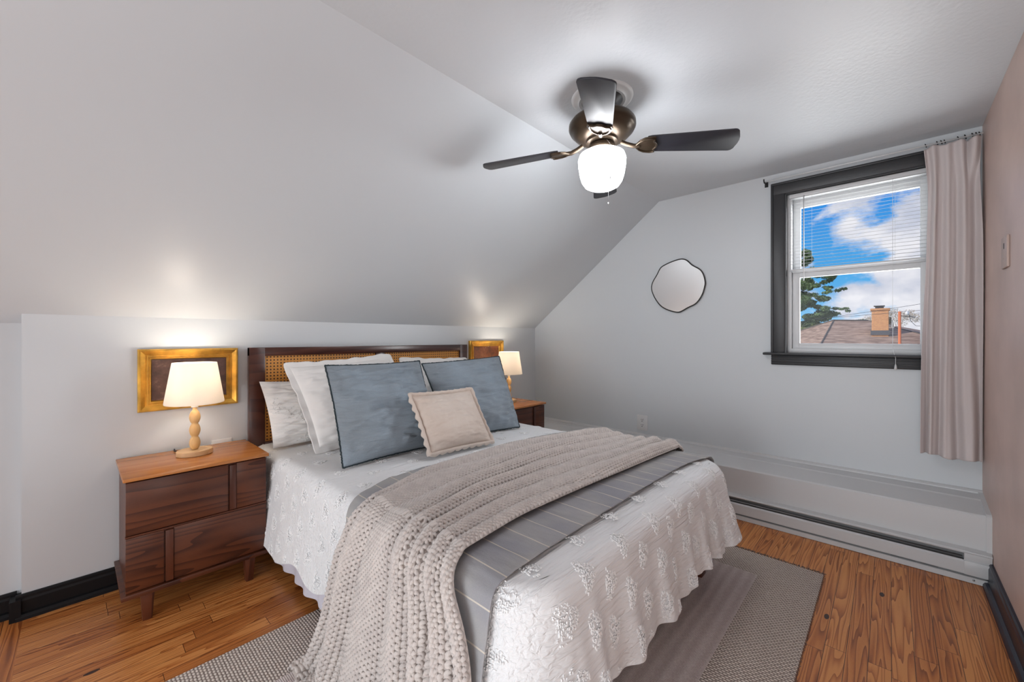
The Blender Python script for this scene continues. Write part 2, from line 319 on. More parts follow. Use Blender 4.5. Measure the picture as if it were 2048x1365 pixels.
def rug_mat(inner):
    m, nt, b = newmat('ribbed_rug_centre' if inner else 'woven_rug_border'); N = nt.nodes.new; L = nt.links.new
    tc = N('ShaderNodeTexCoord')
    mp = N('ShaderNodeMapping'); L(tc.outputs['Object'], mp.inputs[0])
    nd = N('ShaderNodeTexNoise'); L(tc.outputs['Object'], nd.inputs[0]); nd.inputs['Scale'].default_value = 30
    ad = N('ShaderNodeMixRGB'); ad.blend_type = 'ADD'; ad.inputs[0].default_value = 0.004; L(mp.outputs[0], ad.inputs[1]); L(nd.outputs['Color'], ad.inputs[2])
    sp = N('ShaderNodeSeparateXYZ'); L(ad.outputs[0], sp.inputs[0])
    wx, wy = (0.006, 0.0045) if inner else (0.010, 0.0155)
    row = mathn(nt, 'DIVIDE', sp.outputs[0], wx)
    par = mathn(nt, 'MODULO', mathn(nt, 'FLOOR', row), 2.0)
    par = mathn(nt, 'ABSOLUTE', par)
    colf = mathn(nt, 'ADD', mathn(nt, 'DIVIDE', sp.outputs[1], wy), mathn(nt, 'MULTIPLY', par, 0.5))
    fx = mathn(nt, 'SUBTRACT', mathn(nt, 'FRACT', row), 0.5); fy = mathn(nt, 'SUBTRACT', mathn(nt, 'FRACT', colf), 0.5)
    d2 = mathn(nt, 'ADD', mathn(nt, 'MULTIPLY', mathn(nt, 'MULTIPLY', fx, fx), 3.6), mathn(nt, 'MULTIPLY', mathn(nt, 'MULTIPLY', fy, fy), 3.0))
    h = mathn(nt, 'MAXIMUM', mathn(nt, 'SUBTRACT', 1.0, d2), 0.0)
    n = N('ShaderNodeTexNoise'); L(tc.outputs['Object'], n.inputs[0]); n.inputs['Scale'].default_value = 140; n.inputs['Detail'].default_value = 3
    v = mathn(nt, 'ADD', mathn(nt, 'MULTIPLY', h, 0.62), mathn(nt, 'MULTIPLY', n.outputs[0], 0.45))
    r = N('ShaderNodeValToRGB'); L(v, r.inputs[0])
    if inner: cols = ((186, 170, 166), (230, 218, 214), (246, 238, 234))
    else: cols = ((138, 122, 114), (212, 200, 190), (240, 230, 220))
    r.color_ramp.elements[0].position = 0.25; r.color_ramp.elements[0].color = lin(cols[0])
    r.color_ramp.elements[1].position = 0.9; r.color_ramp.elements[1].color = lin(cols[2])
    e = r.color_ramp.elements.new(0.6); e.color = lin(cols[1])
    L(r.outputs[0], b.inputs['Base Color']); b.inputs['Roughness'].default_value = 0.95; b.inputs['Specular IOR Level'].default_value = 0.1
    hh = mathn(nt, 'ADD', h, mathn(nt, 'MULTIPLY', n.outputs[0], 0.3))
    if inner:
        s = mathn(nt, 'SINE', mathn(nt, 'MULTIPLY', sp.outputs[1], 2 * math.pi / 0.047))
        hh = mathn(nt, 'ADD', mathn(nt, 'MULTIPLY', hh, 0.5), mathn(nt, 'MULTIPLY', s, 0.45))
        sp2 = mathn(nt, 'MULTIPLY', mathn(nt, 'ADD', s, 1.0), 0.5)
        mm = N('ShaderNodeMixRGB'); L(sp2, mm.inputs[0]); mm.inputs[1].default_value = lin((240, 236, 236)); mm.inputs[2].default_value = lin((255, 255, 255))
        m2 = N('ShaderNodeMixRGB'); m2.blend_type = 'MULTIPLY'; m2.inputs[0].default_value = 1; L(r.outputs[0], m2.inputs[1]); L(mm.outputs[0], m2.inputs[2]); L(m2.outputs[0], b.inputs['Base Color'])
    bump_into(nt, b, hh, 1.0, 0.0035)
    return m
M['rug_border'] = rug_mat(False); M['rug_inner'] = rug_mat(True)
M['fringe'] = plain('dark_rug_fringe', (104, 92, 88), 0.95, var=(200, 0.3))

def cane_mat():
    m, nt, b = newmat('woven_cane'); N = nt.nodes.new; L = nt.links.new
    tc = N('ShaderNodeTexCoord'); sp = N('ShaderNodeSeparateXYZ'); L(tc.outputs['Object'], sp.inputs[0])
    s = 0.018
    fx = mathn(nt, 'SUBTRACT', mathn(nt, 'FRACT', mathn(nt, 'DIVIDE', sp.outputs[0], s)), 0.5)
    fz = mathn(nt, 'SUBTRACT', mathn(nt, 'FRACT', mathn(nt, 'DIVIDE', sp.outputs[2], s)), 0.5)
    d = mathn(nt, 'SQRT', mathn(nt, 'ADD', mathn(nt, 'MULTIPLY', fx, fx), mathn(nt, 'MULTIPLY', fz, fz)))
    hole = mathn(nt, 'LESS_THAN', d, 0.25)
    dg = mathn(nt, 'SINE', mathn(nt, 'MULTIPLY', mathn(nt, 'ADD', sp.outputs[0], sp.outputs[2]), 2 * math.pi / s * 2))
    mx = N('ShaderNodeMixRGB'); L(mathn(nt, 'MULTIPLY', mathn(nt, 'ADD', dg, 1), 0.5), mx.inputs[0]); mx.inputs[1].default_value = lin((190, 124, 48)); mx.inputs[2].default_value = lin((222, 158, 74))
    m2 = N('ShaderNodeMixRGB'); L(hole, m2.inputs[0]); L(mx.outputs[0], m2.inputs[1]); m2.inputs[2].default_value = lin((70, 38, 18))
    L(m2.outputs[0], b.inputs['Base Color']); b.inputs['Roughness'].default_value = 0.45
    bump_into(nt, b, mathn(nt, 'SUBTRACT', mathn(nt, 'MULTIPLY', dg, 0.2), hole), 0.8, 0.002)
    return m
M['cane'] = cane_mat()

def painting_mat(name, dark, mid, light, seed, skyline, z0, z1):
    m, nt, b = newmat(name); N = nt.nodes.new; L = nt.links.new
    tc = N('ShaderNodeTexCoord'); mp = N('ShaderNodeMapping'); L(tc.outputs['Object'], mp.inputs[0]); mp.inputs['Location'].default_value = (seed, seed, 0)
    n = N('ShaderNodeTexNoise'); L(mp.outputs[0], n.inputs[0]); n.inputs['Scale'].default_value = 13; n.inputs['Detail'].default_value = 9; n.inputs['Roughness'].default_value = 0.7
    r = N('ShaderNodeValToRGB'); L(n.outputs[0], r.inputs[0])
    r.color_ramp.elements[0].position = 0.40; r.color_ramp.elements[0].color = lin(dark)
    r.color_ramp.elements[1].position = 0.72; r.color_ramp.elements[1].color = lin(light)
    e = r.color_ramp.elements.new(0.58); e.color = lin(mid)
    sp = N('ShaderNodeSeparateXYZ'); L(tc.outputs['Object'], sp.inputs[0])
    n2 = N('ShaderNodeTexNoise'); L(mp.outputs[0], n2.inputs[0]); n2.inputs['Scale'].default_value = 11; n2.inputs['Detail'].default_value = 5
    hgt = mathn(nt, 'DIVIDE', mathn(nt, 'SUBTRACT', sp.outputs[2], z0), z1 - z0)
    sk = mathn(nt, 'GREATER_THAN', mathn(nt, 'ADD', hgt, mathn(nt, 'MULTIPLY', mathn(nt, 'SUBTRACT', n2.outputs[0], 0.5), 1.5)), skyline)
    mx = N('ShaderNodeMixRGB'); L(sk, mx.inputs[0]); L(r.outputs[0], mx.inputs[1]); mx.inputs[2].default_value = lin((206, 186, 168))
    L(mx.outputs[0], b.inputs['Base Color']); b.inputs['Roughness'].default_value = 0.5
    return m

M['shingle'] = None
def shingle_mat():
    m, nt, b = newmat('brown_asphalt_shingles'); N = nt.nodes.new; L = nt.links.new
    tc = N('ShaderNodeTexCoord'); sp = N('ShaderNodeSeparateXYZ'); L(tc.outputs['Object'], sp.inputs[0])
    f = mathn(nt, 'FRACT', mathn(nt, 'DIVIDE', sp.outputs[2], 0.052))
    ln = mathn(nt, 'LESS_THAN', f, 0.22)
    vor = N('ShaderNodeTexNoise'); mp = N('ShaderNodeMapping'); L(tc.outputs['Object'], mp.inputs[0]); mp.inputs['Scale'].default_value = (3, 3, 16)
    L(mp.outputs[0], vor.inputs[0]); vor.inputs['Scale'].default_value = 1.2; vor.inputs['Detail'].default_value = 4
    r = N('ShaderNodeValToRGB'); L(vor.outputs[0], r.inputs[0])
    r.color_ramp.elements[0].position = 0.35; r.color_ramp.elements[0].color = lin((128, 104, 90))
    r.color_ramp.elements[1].position = 0.65; r.color_ramp.elements[1].color = lin((172, 146, 128))
    mx = N('ShaderNodeMixRGB'); L(mathn(nt, 'MULTIPLY', ln, 0.5), mx.inputs[0]); L(r.outputs[0], mx.inputs[1]); mx.inputs[2].default_value = lin((96, 78, 70))
    L(mx.outputs[0], b.inputs['Base Color']); b.inputs['Roughness'].default_value = 0.95
    return m
M['shingle'] = shingle_mat()
def brick_mat():
    m, nt, b = newmat('tan_brick'); N = nt.nodes.new; L = nt.links.new
    tc = N('ShaderNodeTexCoord'); sp = N('ShaderNodeSeparateXYZ'); L(tc.outputs['Object'], sp.inputs[0])
    cx = N('ShaderNodeCombineXYZ'); L(mathn(nt, 'ADD', sp.outputs[0], sp.outputs[1]), cx.inputs[0]); L(sp.outputs[2], cx.inputs[1])
    br = N('ShaderNodeTexBrick'); L(cx.outputs[0], br.inputs[0]); br.inputs['Scale'].default_value = 12
    br.inputs['Color1'].default_value = lin((214, 150, 92)); br.inputs['Color2'].default_value = lin((196, 130, 80)); br.inputs['Mortar'].default_value = lin((206, 168, 130))
    br.inputs['Mortar Size'].default_value = 0.03
    L(br.outputs[0], b.inputs['Base Color']); b.inputs['Roughness'].default_value = 0.9; return m
M['brick'] = brick_mat()
M['roofdark'] = plain('dark_flashing', (84, 84, 90), 0.8)
M['ridge'] = plain('ridge_cap', (92, 84, 80), 0.9)
M['stucco'] = plain('cream_siding', (206, 196, 180), 0.9)
M['evergreen'] = plain('evergreen_needles', (104, 124, 84), 0.9, var=(2.5, 0.35))
M['shrubleaf'] = plain('autumn_leaf', (150, 146, 84), 0.9, var=(3, 0.3))
M['bare'] = plain('bare_twigs', (190, 176, 160), 0.9, var=(3, 0.15))
M['bark'] = plain('bark', (92, 76, 62), 0.95)
M['pole'] = plain('orange_brown_pole', (204, 112, 70), 0.8)
M['wire'] = plain('black_cable', (40, 42, 50), 0.6)

# ------------------------------------------------------------------ mesh helpers
WO = {}   # world origin of every object
def register(o, org, parent=None):
    org = Vector(org)
    WO[o.name] = org
    if parent is not None:
        o.parent = parent; o.location = org - WO[parent.name]
    else:
        o.location = org
def tag(o, label=None, cat=None, group=None, kind=None):
    if label: o['label'] = label
    if cat: o['category'] = cat
    if group: o['group'] = group
    if kind: o['kind'] = kind
    return o
def thing(name, label, cat, loc, group=None):
    o = bpy.data.objects.new(name, None); C.objects.link(o); o.empty_display_size = 0.05
    register(o, loc); tag(o, label, cat, group); return o
def link_mesh(me, name, mat, parent=None, origin=None, smooth=False):
    o = bpy.data.objects.new(name, me); C.objects.link(o)
    mats = mat if isinstance(mat, (list, tuple)) else [mat]
    for mm in mats: me.materials.append(mm)
    if origin is None:
        origin = WO[parent.name] if parent is not None else Vector((0, 0, 0))
    register(o, origin, parent)
    if any(origin): me.transform(Matrix.Translation(-Vector(origin)))
    if smooth: me.shade_smooth()
    me.update()
    return o
def npmesh(name, V, F, mat, parent=None, origin=None, smooth=True, uv=None):
    """V (n,3); F list of arrays (k,3|4) ; uv (n,2) per vertex"""
    V = np.asarray(V, dtype=np.float32)
    if not isinstance(F, list): F = [F]
    me = bpy.data.meshes.new(name)
    me.vertices.add(len(V)); me.vertices.foreach_set('co', V.ravel())
    flat = np.concatenate([f.ravel() for f in F]).astype(np.int32)
    tot = np.concatenate([np.full(len(f), f.shape[1], dtype=np.int32) for f in F])
    st = np.concatenate([[0], np.cumsum(tot)[:-1]]).astype(np.int32)
    me.loops.add(len(flat)); me.loops.foreach_set('vertex_index', flat)
    me.polygons.add(len(tot)); me.polygons.foreach_set('loop_start', st); me.polygons.foreach_set('loop_total', tot)
    if uv is not None:
        l = me.uv_layers.new(name='UVMap'); l.data.foreach_set('uv', np.asarray(uv, dtype=np.float32)[flat].ravel())
    me.update(calc_edges=True); me.validate()
    return link_mesh(me, name, mat, parent, origin, smooth)
def gridF(nu, nv, base=0, closed_u=False):
    a = np.arange(nu if closed_u else nu - 1)[:, None]; b = np.arange(nv - 1)[None, :]
    a2 = (a + 1) % nu
    return (base + np.stack([a * nv + b, a2 * nv + b, a2 * nv + b + 1, a * nv + b + 1], -1)).reshape(-1, 4)

class MB:
    """collects shapes, links them as ONE mesh"""
    def __init__(s): s.bm = bmesh.new()
    def _bev(s, vs, bevel, seg):
        if bevel > 0:
            es = list({e for v in vs for e in v.link_edges})
            bmesh.ops.bevel(s.bm, geom=es, offset=bevel, segments=seg, profile=0.5, affect='EDGES', clamp_overlap=True)
    def box(s, x0, x1, y0, y1, z0, z1, bevel=0.0, seg=2, mi=0):
        v = [s.bm.verts.new(p) for p in ((x0, y0, z0), (x1, y0, z0), (x1, y1, z0), (x0, y1, z0), (x0, y0, z1), (x1, y0, z1), (x1, y1, z1), (x0, y1, z1))]
        for f in ((0, 3, 2, 1), (4, 5, 6, 7), (0, 1, 5, 4), (1, 2, 6, 5), (2, 3, 7, 6), (3, 0, 4, 7)):
            fc = s.bm.faces.new([v[i] for i in f]); fc.material_index = mi
        s._bev(v, bevel, seg); return s
    def hexa(s, pts, bevel=0, seg=2):
        v = [s.bm.verts.new(p) for p in pts]
        for f in ((0, 3, 2, 1), (4, 5, 6, 7), (0, 1, 5, 4), (1, 2, 6, 5), (2, 3, 7, 6), (3, 0, 4, 7)): s.bm.faces.new([v[i] for i in f])
        s._bev(v, bevel, seg); return s
    def prism(s, poly, axis, a0, a1, bevel=0, seg=2):
        """poly in the two other axes (cyclic order xyz), extruded along axis"""
        def P(p, a):
            if axis == 'x': return (a, p[0], p[1])
            if axis == 'y': return (p[0], a, p[1])
            return (p[0], p[1], a)
        A = [s.bm.verts.new(P(p, a0)) for p in poly]; B = [s.bm.verts.new(P(p, a1)) for p in poly]
        n = len(poly)
        s.bm.faces.new(A[::-1]); s.bm.faces.new(B)
        for i in range(n): s.bm.faces.new((A[i], A[(i + 1) % n], B[(i + 1) % n], B[i]))
        s._bev(A + B, bevel, seg); return s
    def lathe(s, prof, cx, cy, seg=48, sx=1, sy=1, cap=True):
        """prof [(r,z)...] bottom->top"""
        rings = []
        for r, z in prof:
            if r < 1e-5: rings.append([s.bm.verts.new((cx, cy, z))])
            else: rings.append([s.bm.verts.new((cx + sx * r * math.cos(2 * math.pi * k / seg), cy + sy * r * math.sin(2 * math.pi * k / seg), z)) for k in range(seg)])
        for a, b in zip(rings[:-1], rings[1:]):
            for k in range(seg):
                k2 = (k + 1) % seg
                if len(a) == 1 and len(b) == 1: continue
                if len(a) == 1: s.bm.faces.new((a[0], b[k2], b[k]))
                elif len(b) == 1: s.bm.faces.new((a[k], a[k2], b[0]))
                else: s.bm.faces.new((a[k], a[k2], b[k2], b[k]))
        if cap:
            if len(rings[0]) > 1: s.bm.faces.new(rings[0][::-1])
            if len(rings[-1]) > 1: s.bm.faces.new(rings[-1])
        return s
    def tube(s, pts, r, seg=10, closed=False, rf=None):
        pts = [Vector(p) for p in pts]; n = len(pts); rings = []
        up = Vector((0, 0, 1)); prev = None
        for i in range(n):
            if closed: t = pts[(i + 1) % n] - pts[i - 1]
            else: t = pts[min(i + 1, n - 1)] - pts[max(i - 1, 0)]
            t = t.normalized() if t.length > 1e-9 else Vector((0, 0, 1))
            if prev is None:
                a = t.cross(up)
                if a.length < 0.1: a = t.cross(Vector((1, 0, 0)))
            else:
                a = prev - t * prev.dot(t)
            a.normalize(); prev = a; b = t.cross(a)
            rr = r if rf is None else rf(i / max(1, n - 1)) * r
            rings.append([s.bm.verts.new(pts[i] + a * rr * math.cos(2 * math.pi * k / seg) + b * rr * math.sin(2 * math.pi * k / seg)) for k in range(seg)])
        m = n if closed else n - 1
        for i in range(m):
            A, B = rings[i], rings[(i + 1) % n]
            for k in range(seg): s.bm.faces.new((A[k], A[(k + 1) % seg], B[(k + 1) % seg], B[k]))
        if not closed:
            s.bm.faces.new(rings[0][::-1]); s.bm.faces.new(rings[-1])
        return s
    def ringframe(s, axis, a, prof, u0, u1, v0, v1, flip=1):
        """mitred rectangular moulding. prof [(inset, height)], a=plane coord, heights go along -axis*flip"""
        loops = []
        for ins, h in prof:
            c = []
            for (u, v) in ((u0 + ins, v0 + ins), (u1 - ins, v0 + ins), (u1 - ins, v1 - ins), (u0 + ins, v1 - ins)):
                p = (a - flip * h, u, v) if axis == 'x' else (u, a - flip * h, v)
                c.append(s.bm.verts.new(p))
            loops.append(c)
        for A, B in zip(loops[:-1], loops[1:]):
            for k in range(4): s.bm.faces.new((A[k], A[(k + 1) % 4], B[(k + 1) % 4], B[k]))
        return s
    def xform(s, mat, start=0):
        s.bm.verts.ensure_lookup_table()
        bmesh.ops.transform(s.bm, matrix=mat, verts=s.bm.verts[start:]); return s
    def build(s, name, mat, parent=None, origin=None, smooth=False, angle=None):
        bmesh.ops.recalc_face_normals(s.bm, faces=s.bm.faces)
        me = bpy.data.meshes.new(name); s.bm.to_mesh(me); s.bm.free()
        o = link_mesh(me, name, mat, parent, origin, smooth)
        if smooth and angle: me.set_sharp_from_angle(angle=math.radians(angle))
        return o
def structure(o): o['kind'] = 'structure'; return o
def children(o): return [c for c in bpy.data.objects if c.parent == o]
def copy_tree(o, parent=None):
    c = o.copy(); C.objects.link(c); c.parent = parent
    WO[c.name] = WO[o.name].copy()
    for ch in children(o): copy_tree(ch, c)
    return c

# ------------------------------------------------------------------ room shell
SY = -1.287; SZ = 2.255; KZ = 1.262        # crease and knee wall height
sl = (SZ - KZ) / (-SY)
# floor, planks along x; the landing boards beyond x=-3.33 run along y
V = np.array([(-3.33, -3.1, 0), (0.05, -3.1, 0), (0.05, 0.1, 0), (-3.33, 0.1, 0), (-8.1, -3.1, 0), (-3.33, -3.1, 0), (-3.33, 0.1, 0), (-8.1, 0.1, 0)])
uv = np.array([(v[0], v[1]) for v in V[:4]] + [(v[1] + 20, v[0]) for v in V[4:]])
fl = npmesh('floor', V, np.array([(0, 1, 2, 3), (4, 5, 6, 7)]), M['floor'], smooth=False, uv=uv)
structure(fl)
# ceiling: flat strip plus the slope
mb = MB()
mb.box(-8.1, 0.12, -3.1, SY, SZ, SZ + 0.1)
structure(mb.build('ceiling', M['ceil']))
mb = MB()
ye = 0.30
mb.prism([(SY, SZ), (SY, SZ + 0.1), (ye, KZ - sl * ye + 0.1), (ye, KZ - sl * ye)][::-1], 'x', -8.1, 0.0)
structure(mb.build('ceiling', M['slope']))
mb = MB(); mb.box(-3.335, 0.0, 0.0, 0.25, 0, KZ)
mb.box(-8.1, -3.335, 0.05, 0.25, 0, KZ - 0.05 * sl)
structure(mb.build('wall_back', M['wall']))
# gable wall with window opening
WY0, WY1, WZ0, WZ1 = -2.842, -2.137, 1.062, 2.108
mb = MB()
T = 0.14
mb.box(0, T, -3.1, 0.25, -0.02, WZ0)
mb.box(0, T, -3.1, WY0, WZ0, SZ); mb.box(0, T, WY0, WY1, WZ1, SZ)
mb.prism([(WY1, WZ0), (0.25, WZ0), (0.25, KZ), (0, KZ), (SY, SZ), (WY1, SZ)], 'x', 0, T)
structure(mb.build('wall_right', M['wall']))
mb = MB(); mb.box(-8.1, 0.0, -3.1, -2.99, 0, SZ)
structure(mb.build('wall_front', M['pink']))
mb = MB(); mb.box(-8.2, -8.1, -3.1, 0.3, 0, SZ + 0.1)
structure(mb.build('wall_left', M['wall']))
# baseboards
def base_prof(y, s=1, h=0.098):   # profile in (y,z)
    return [(y, 0), (y - s * 0.033, 0), (y - s * 0.032, 0.012), (y - s * 0.026, 0.022), (y - s * 0.016, 0.026), (y - s * 0.016, h - 0.025), (y - s * 0.013, h - 0.016), (y - s * 0.013, h - 0.006), (y - s * 0.008, h), (y, h)]
mb = MB(); mb.prism(base_prof(0.0), 'x', -3.35, -2.3); mb.prism(base_prof(0.05), 'x', -8.1, -3.35)
mb.box(-3.366, -3.335, -0.03, 0.05, 0, 0.085)
structure(mb.build('baseboard_back', M['black_base']))
mb = MB(); mb.prism(base_prof(-2.99, -1, 0.115), 'x', -8.1, -0.27)
structure(mb.build('baseboard_front', M['navy_base']))
# boxed ledge along the gable wall above the heater
mb = MB()
mb.prism([(0.0, 0.0), (-0.27, 0.0), (-0.27, 0.315), (-0.262, 0.322), (-0.115, 0.349), (-0.105, 0.354), (0.0, 0.361)], 'y', -2.99, 0.0)
structure(mb.build('trim_1', M['white_trim']))
mb = MB()   # caulked end strip against the pink wall
mb.prism([(0.0, 0.10), (-0.276, 0.10), (-0.276, 0.322), (-0.262, 0.330), (0.0, 0.370)], 'y', -2.99, -2.972)
mb.prism([(0.0, 0.36), (-0.022, 0.36), (-0.02, 0.366), (-0.008, 0.374), (0, 0.376)], 'y', -2.99, 0.0)
structure(mb.build('trim_2', M['white_trim']))

# ------------------------------------------------------------------ window
win = thing('window_1', None, None, (0, -2.49, WZ0)); win['kind'] = 'structure'
mb = MB()
cw = 0.078
yo0, yo1, zo1 = WY0 - cw, WY1 + cw, WZ1 + cw
prof = [(-0.022, 0), (-0.022, 0.006), (-0.02, 0.02), (-0.014, 0.022), (-0.006, 0.018), (0.0, 0.016)]
mb.box(-0.024, 0, WY1, yo1, WZ0, zo1, 0.004); mb.box(-0.024, 0, yo0, WY0, WZ0, zo1, 0.004); mb.box(-0.0245, 0, yo0, yo1, WZ1, zo1, 0.004)
mb.box(-0.030, 0, yo1 - 0.014, yo1, WZ0, zo1 , 0.003); mb.box(-0.030, 0, yo0, yo0 + 0.014, WZ0, zo1, 0.003); mb.box(-0.0305, 0, yo0, yo1, zo1 - 0.014, zo1, 0.003)
mb.box(-0.02, 0.03, WY1 - 0.008, WY1 + 0.004, WZ0, WZ1 + .004); mb.box(-0.02, 0.03, WY0 - 0.004, WY0 + 0.008, WZ0, WZ1 + .004); mb.box(-0.02, 0.03, WY0, WY1, WZ1 - 0.006, WZ1 + 0.004)
mb.build('casing', M['casing'], win, smooth=True, angle=30)
mb = MB(); mb.box(-0.06, 0.03, -2.96, -2.018, 1.050, 1.066, 0.005)
mb.build('window_sill', M['casing'], win, smooth=True, angle=30)
mb = MB(); mb.box(-0.018, 0, -2.92, -2.06, 0.985, 1.05, 0.003)
for k in range(4): mb.box(-0.022 - 0.002 * (k % 2), 0, -2.92, -2.06, 0.990 + k * 0.015, 0.999 + k * 0.015, 0.002)
mb.build('apron', M['casing'], win, smooth=True, angle=30)
GY0, GY1 = -2.766, -2.209
def rect_frame(mb, x0, x1, y0, y1, z0, z1, ty0, ty1, tz0, tz1, bv=0.003):
    mb.box(x0, x1, y0, y0 + ty0, z0, z1, bv); mb.box(x0, x1, y1 - ty1, y1, z0, z1, bv)
    mb.box(x0 + .0005, x1, y0, y1, z0, z0 + tz0, bv); mb.box(x0 + .0005, x1, y0, y1, z1 - tz1, z1, bv)
mb = MB(); rect_frame(mb, 0.022, 0.13, WY0 + .006, WY1 - .006, WZ0 + .001, WZ1 - .002, 0.024, 0.024, 0.03, 0.03)
mb.build('frame', M['vinyl'], win, smooth=True, angle=30)
mb = MB(); rect_frame(mb, 0.045, 0.075, WY0 + .032, WY1 - .032, WZ0 + 0.024, 1.60, GY0 - WY0 - .032, WY1 - .032 - GY1, 1.127 - WZ0 - .024, 0.044)
mb.box(0.03, 0.05, WY0 + .032, WY1 - .032, 1.588, 1.602, 0.003)
sash = mb.build('lower_sash', M['vinyl'], win, smooth=True, angle=30)
mb = MB(); mb.box(0.058, 0.062, GY0 - .006, GY1 + .006, 1.12, 1.56)
mb.build('pane', M['glass'], sash)
mb = MB(); rect_frame(mb, 0.08, 0.11, WY0 + .032, WY1 - .032, 1.57, WZ1 - 0.032, GY0 - WY0 - .032, WY1 - .032 - GY1, 0.04, 0.055)
sash = mb.build('upper_sash', M['vinyl'], win, smooth=True, angle=30)
mb = MB(); mb.box(0.093, 0.097, GY0 - .006, GY1 + .006, 1.60, 2.03)
mb.build('pane', M['glass'], sash)

# blind, raised to the meeting rail
bl = thing('window_blind', 'white slatted mini blind lowered over the upper half of the window', 'blind', (0.02, -2.49, WZ1 - 0.008))
by0, by1 = WY0 + 0.02, WY1 - 0.02
mb = MB(); mb.box(0.004, 0.030, by0, by1, WZ1 - 0.034, WZ1 - 0.008, 0.003)
mb.build('headrail', M['vinyl'], bl, smooth=True, angle=30)
ns = 22; zt, zb = WZ1 - 0.048, 1.622
slat0 = None
for k in range(ns):
    z = zt + (zb - zt) * k / (ns - 1)
    if slat0 is None:
        mb = MB(); t = math.radians(13); W2 = 0.0085
        pr = [(-W2, -W2 * math.tan(t)), (-W2 * .4, -W2 * .4 * math.tan(t) + 0.0009), (W2 * .4, W2 * .4 * math.tan(t) + .0009), (W2, W2 * math.tan(t)), (W2, W2 * math.tan(t) + .0006), (W2 * .4, W2 * .4 * math.tan(t) + .0017), (-W2 * .4, -W2 * .4 * math.tan(t) + .0017), (-W2, -W2 * math.tan(t) + .0006)]
        mb.prism([(0.018 + a, z + b) for a, b in pr], 'y', by0, by1)
        slat0 = mb.build('slat', M['blind'], bl); loc0 = slat0.location.copy(); z0_ = z
    else:
        o = slat0.copy(); C.objects.link(o); o.location = loc0 + Vector((0, 0, z - z0_))
mb = MB(); mb.box(0.009, 0.027, by0, by1, 1.600, 1.610, 0.002)
mb.build('bottom_rail', M['vinyl'], bl, smooth=True, angle=30)
for yy in (by1 - 0.12, by0 + 0.16): mb2 = MB().tube([(0.008, yy, WZ1 - 0.03), (0.008, yy, 1.60)], 0.0006, 6).build('ladder_cord', M['vinyl'], bl)
MB().tube([(-0.002, -2.236, WZ1 - 0.03), (-0.002, -2.236, 1.53)], 0.0028, 8).build('tilt_wand', M['vinyl'], bl, smooth=True)
MB().tube([(-0.004, -2.652, WZ1 - .02), (-0.004, -2.652, 1.30)], 0.0009, 6).build('pull_cord', M['vinyl'], bl)
MB().tube([(-0.004, -2.652, 1.30), (-0.004, -2.653, 1.27), (-0.004, -2.652, 1.10), (-0.035, -2.656, 1.08), (-0.067, -2.664, 1.05), (-0.067, -2.664, 1.01)], 0.0011, 6).build('pull_cord', M['vinyl'], bl)
MB().lathe([(0.0035, 1.262), (0.007, 1.235), (0.008, 1.225), (0.004, 1.22)], -0.004, -2.653, 12).build('cord_stop', M['vinyl'], bl, smooth=True)
MB().lathe([(0.002, 1.016), (0.005, 1.005), (0.007, 0.985), (0.003, 0.983)], -0.067, -2.664, 12).build('tassel', M['vinyl'], bl, smooth=True)

# curtain rod
rod = thing('curtain_rod', 'thin white curtain rod above the window', 'curtain rod', (-0.06, -2.03, 2.20))
MB().tube([(-0.066, -2.03, 2.197), (-0.066, -2.985, 2.197)], 0.0042, 10).build('rod', M['vinyl'], rod, smooth=True)
mb = MB().tube([(0, -2.03, 2.200), (-0.05, -2.03, 2.200), (-0.067, -2.03, 2.19), (-0.080, -2.03, 2.197), (-0.083, -2.03, 2.212)], 0.0035, 8); mb.box(-0.005, 0, -2.04, -2.02, 2.18, 2.22)
mb.build('bracket', M['iron'], rod, smooth=True, angle=40)
mb = MB().tube([(-0.001, -2.26, 2.215), (-0.05, -2.26, 2.205), (-0.066, -2.26, 2.19)], 0.002, 8)
mb.build('bracket', M['vinyl'], rod, smooth=True, angle=40)
# curtain
cur = thing('curtain', 'pale blush pleated curtain panel hanging right of the window', 'curtain', (-0.075, -2.88, 0.53))
nu, nv = 260, 200
t = np.linspace(0, 1, nu)[:, None]; q = np.linspace(0, 1, nv)[None, :]   # q 0 top -> 1 bottom
ztop = 2.172; zbot = 0.535
Z = ztop + (zbot - ztop) * q + 0 * t
left = -2.765 + 0.0 * q; right = -2.983 + 0 * q
nar = np.exp(-((q - 0.12) / 0.13) ** 2) * 0.016
left = left - nar - 0.018 * np.exp(-((q - 0.33) / 0.22) ** 2) + 0.012 * np.clip(q - .5, 0, 1)
right = right + nar * 0.6
wan = 0.03 * np.sin(2.2 * q * 3 + t * 5) * q
tt = t + wan * np.sin(np.pi * t)
Yc = left + (right - left) * (t + 0.008 * np.sin(2 * math.pi * 3.4 * tt))
amp = 0.013 + 0.012 * q + 0.006 * np.sin(7 * t + 2)
ph = 2 * math.pi * (3.4 * tt + 0.3 * np.sin(3 * t) + 0.12 * np.sin(5 * q))
fold = np.sin(ph) * 0.75 + 0.35 * np.sin(2.3 * ph + 1.3 + 2 * q) * (0.4 + 0.6 * q)
fold = np.where(q < 0.08, np.sin(2 * math.pi * 5.2 * t) * 0.9, fold) * 1.0
blend = np.clip((q - 0.02) / 0.14, 0, 1); blend = blend * blend * (3 - 2 * blend)
fold = (np.sin(2 * math.pi * 4.2 * t) * 0.8) * (1 - blend) + (np.sin(ph) * 0.85 + 0.22 * np.sin(2.1 * ph + 1.3 + 2 * q)) * blend
Xc = -0.074 + amp * fold - 0.006
Z = Z + 0.006 * np.sin(9 * t) * q + 0.012 * np.abs(np.sin(math.pi * 2.6 * t)) * (1 - q)
Z = Z + (-0.012 * t + 0.006) * q
Vc = np.stack([Xc, Yc, Z], -1).reshape(-1, 3)
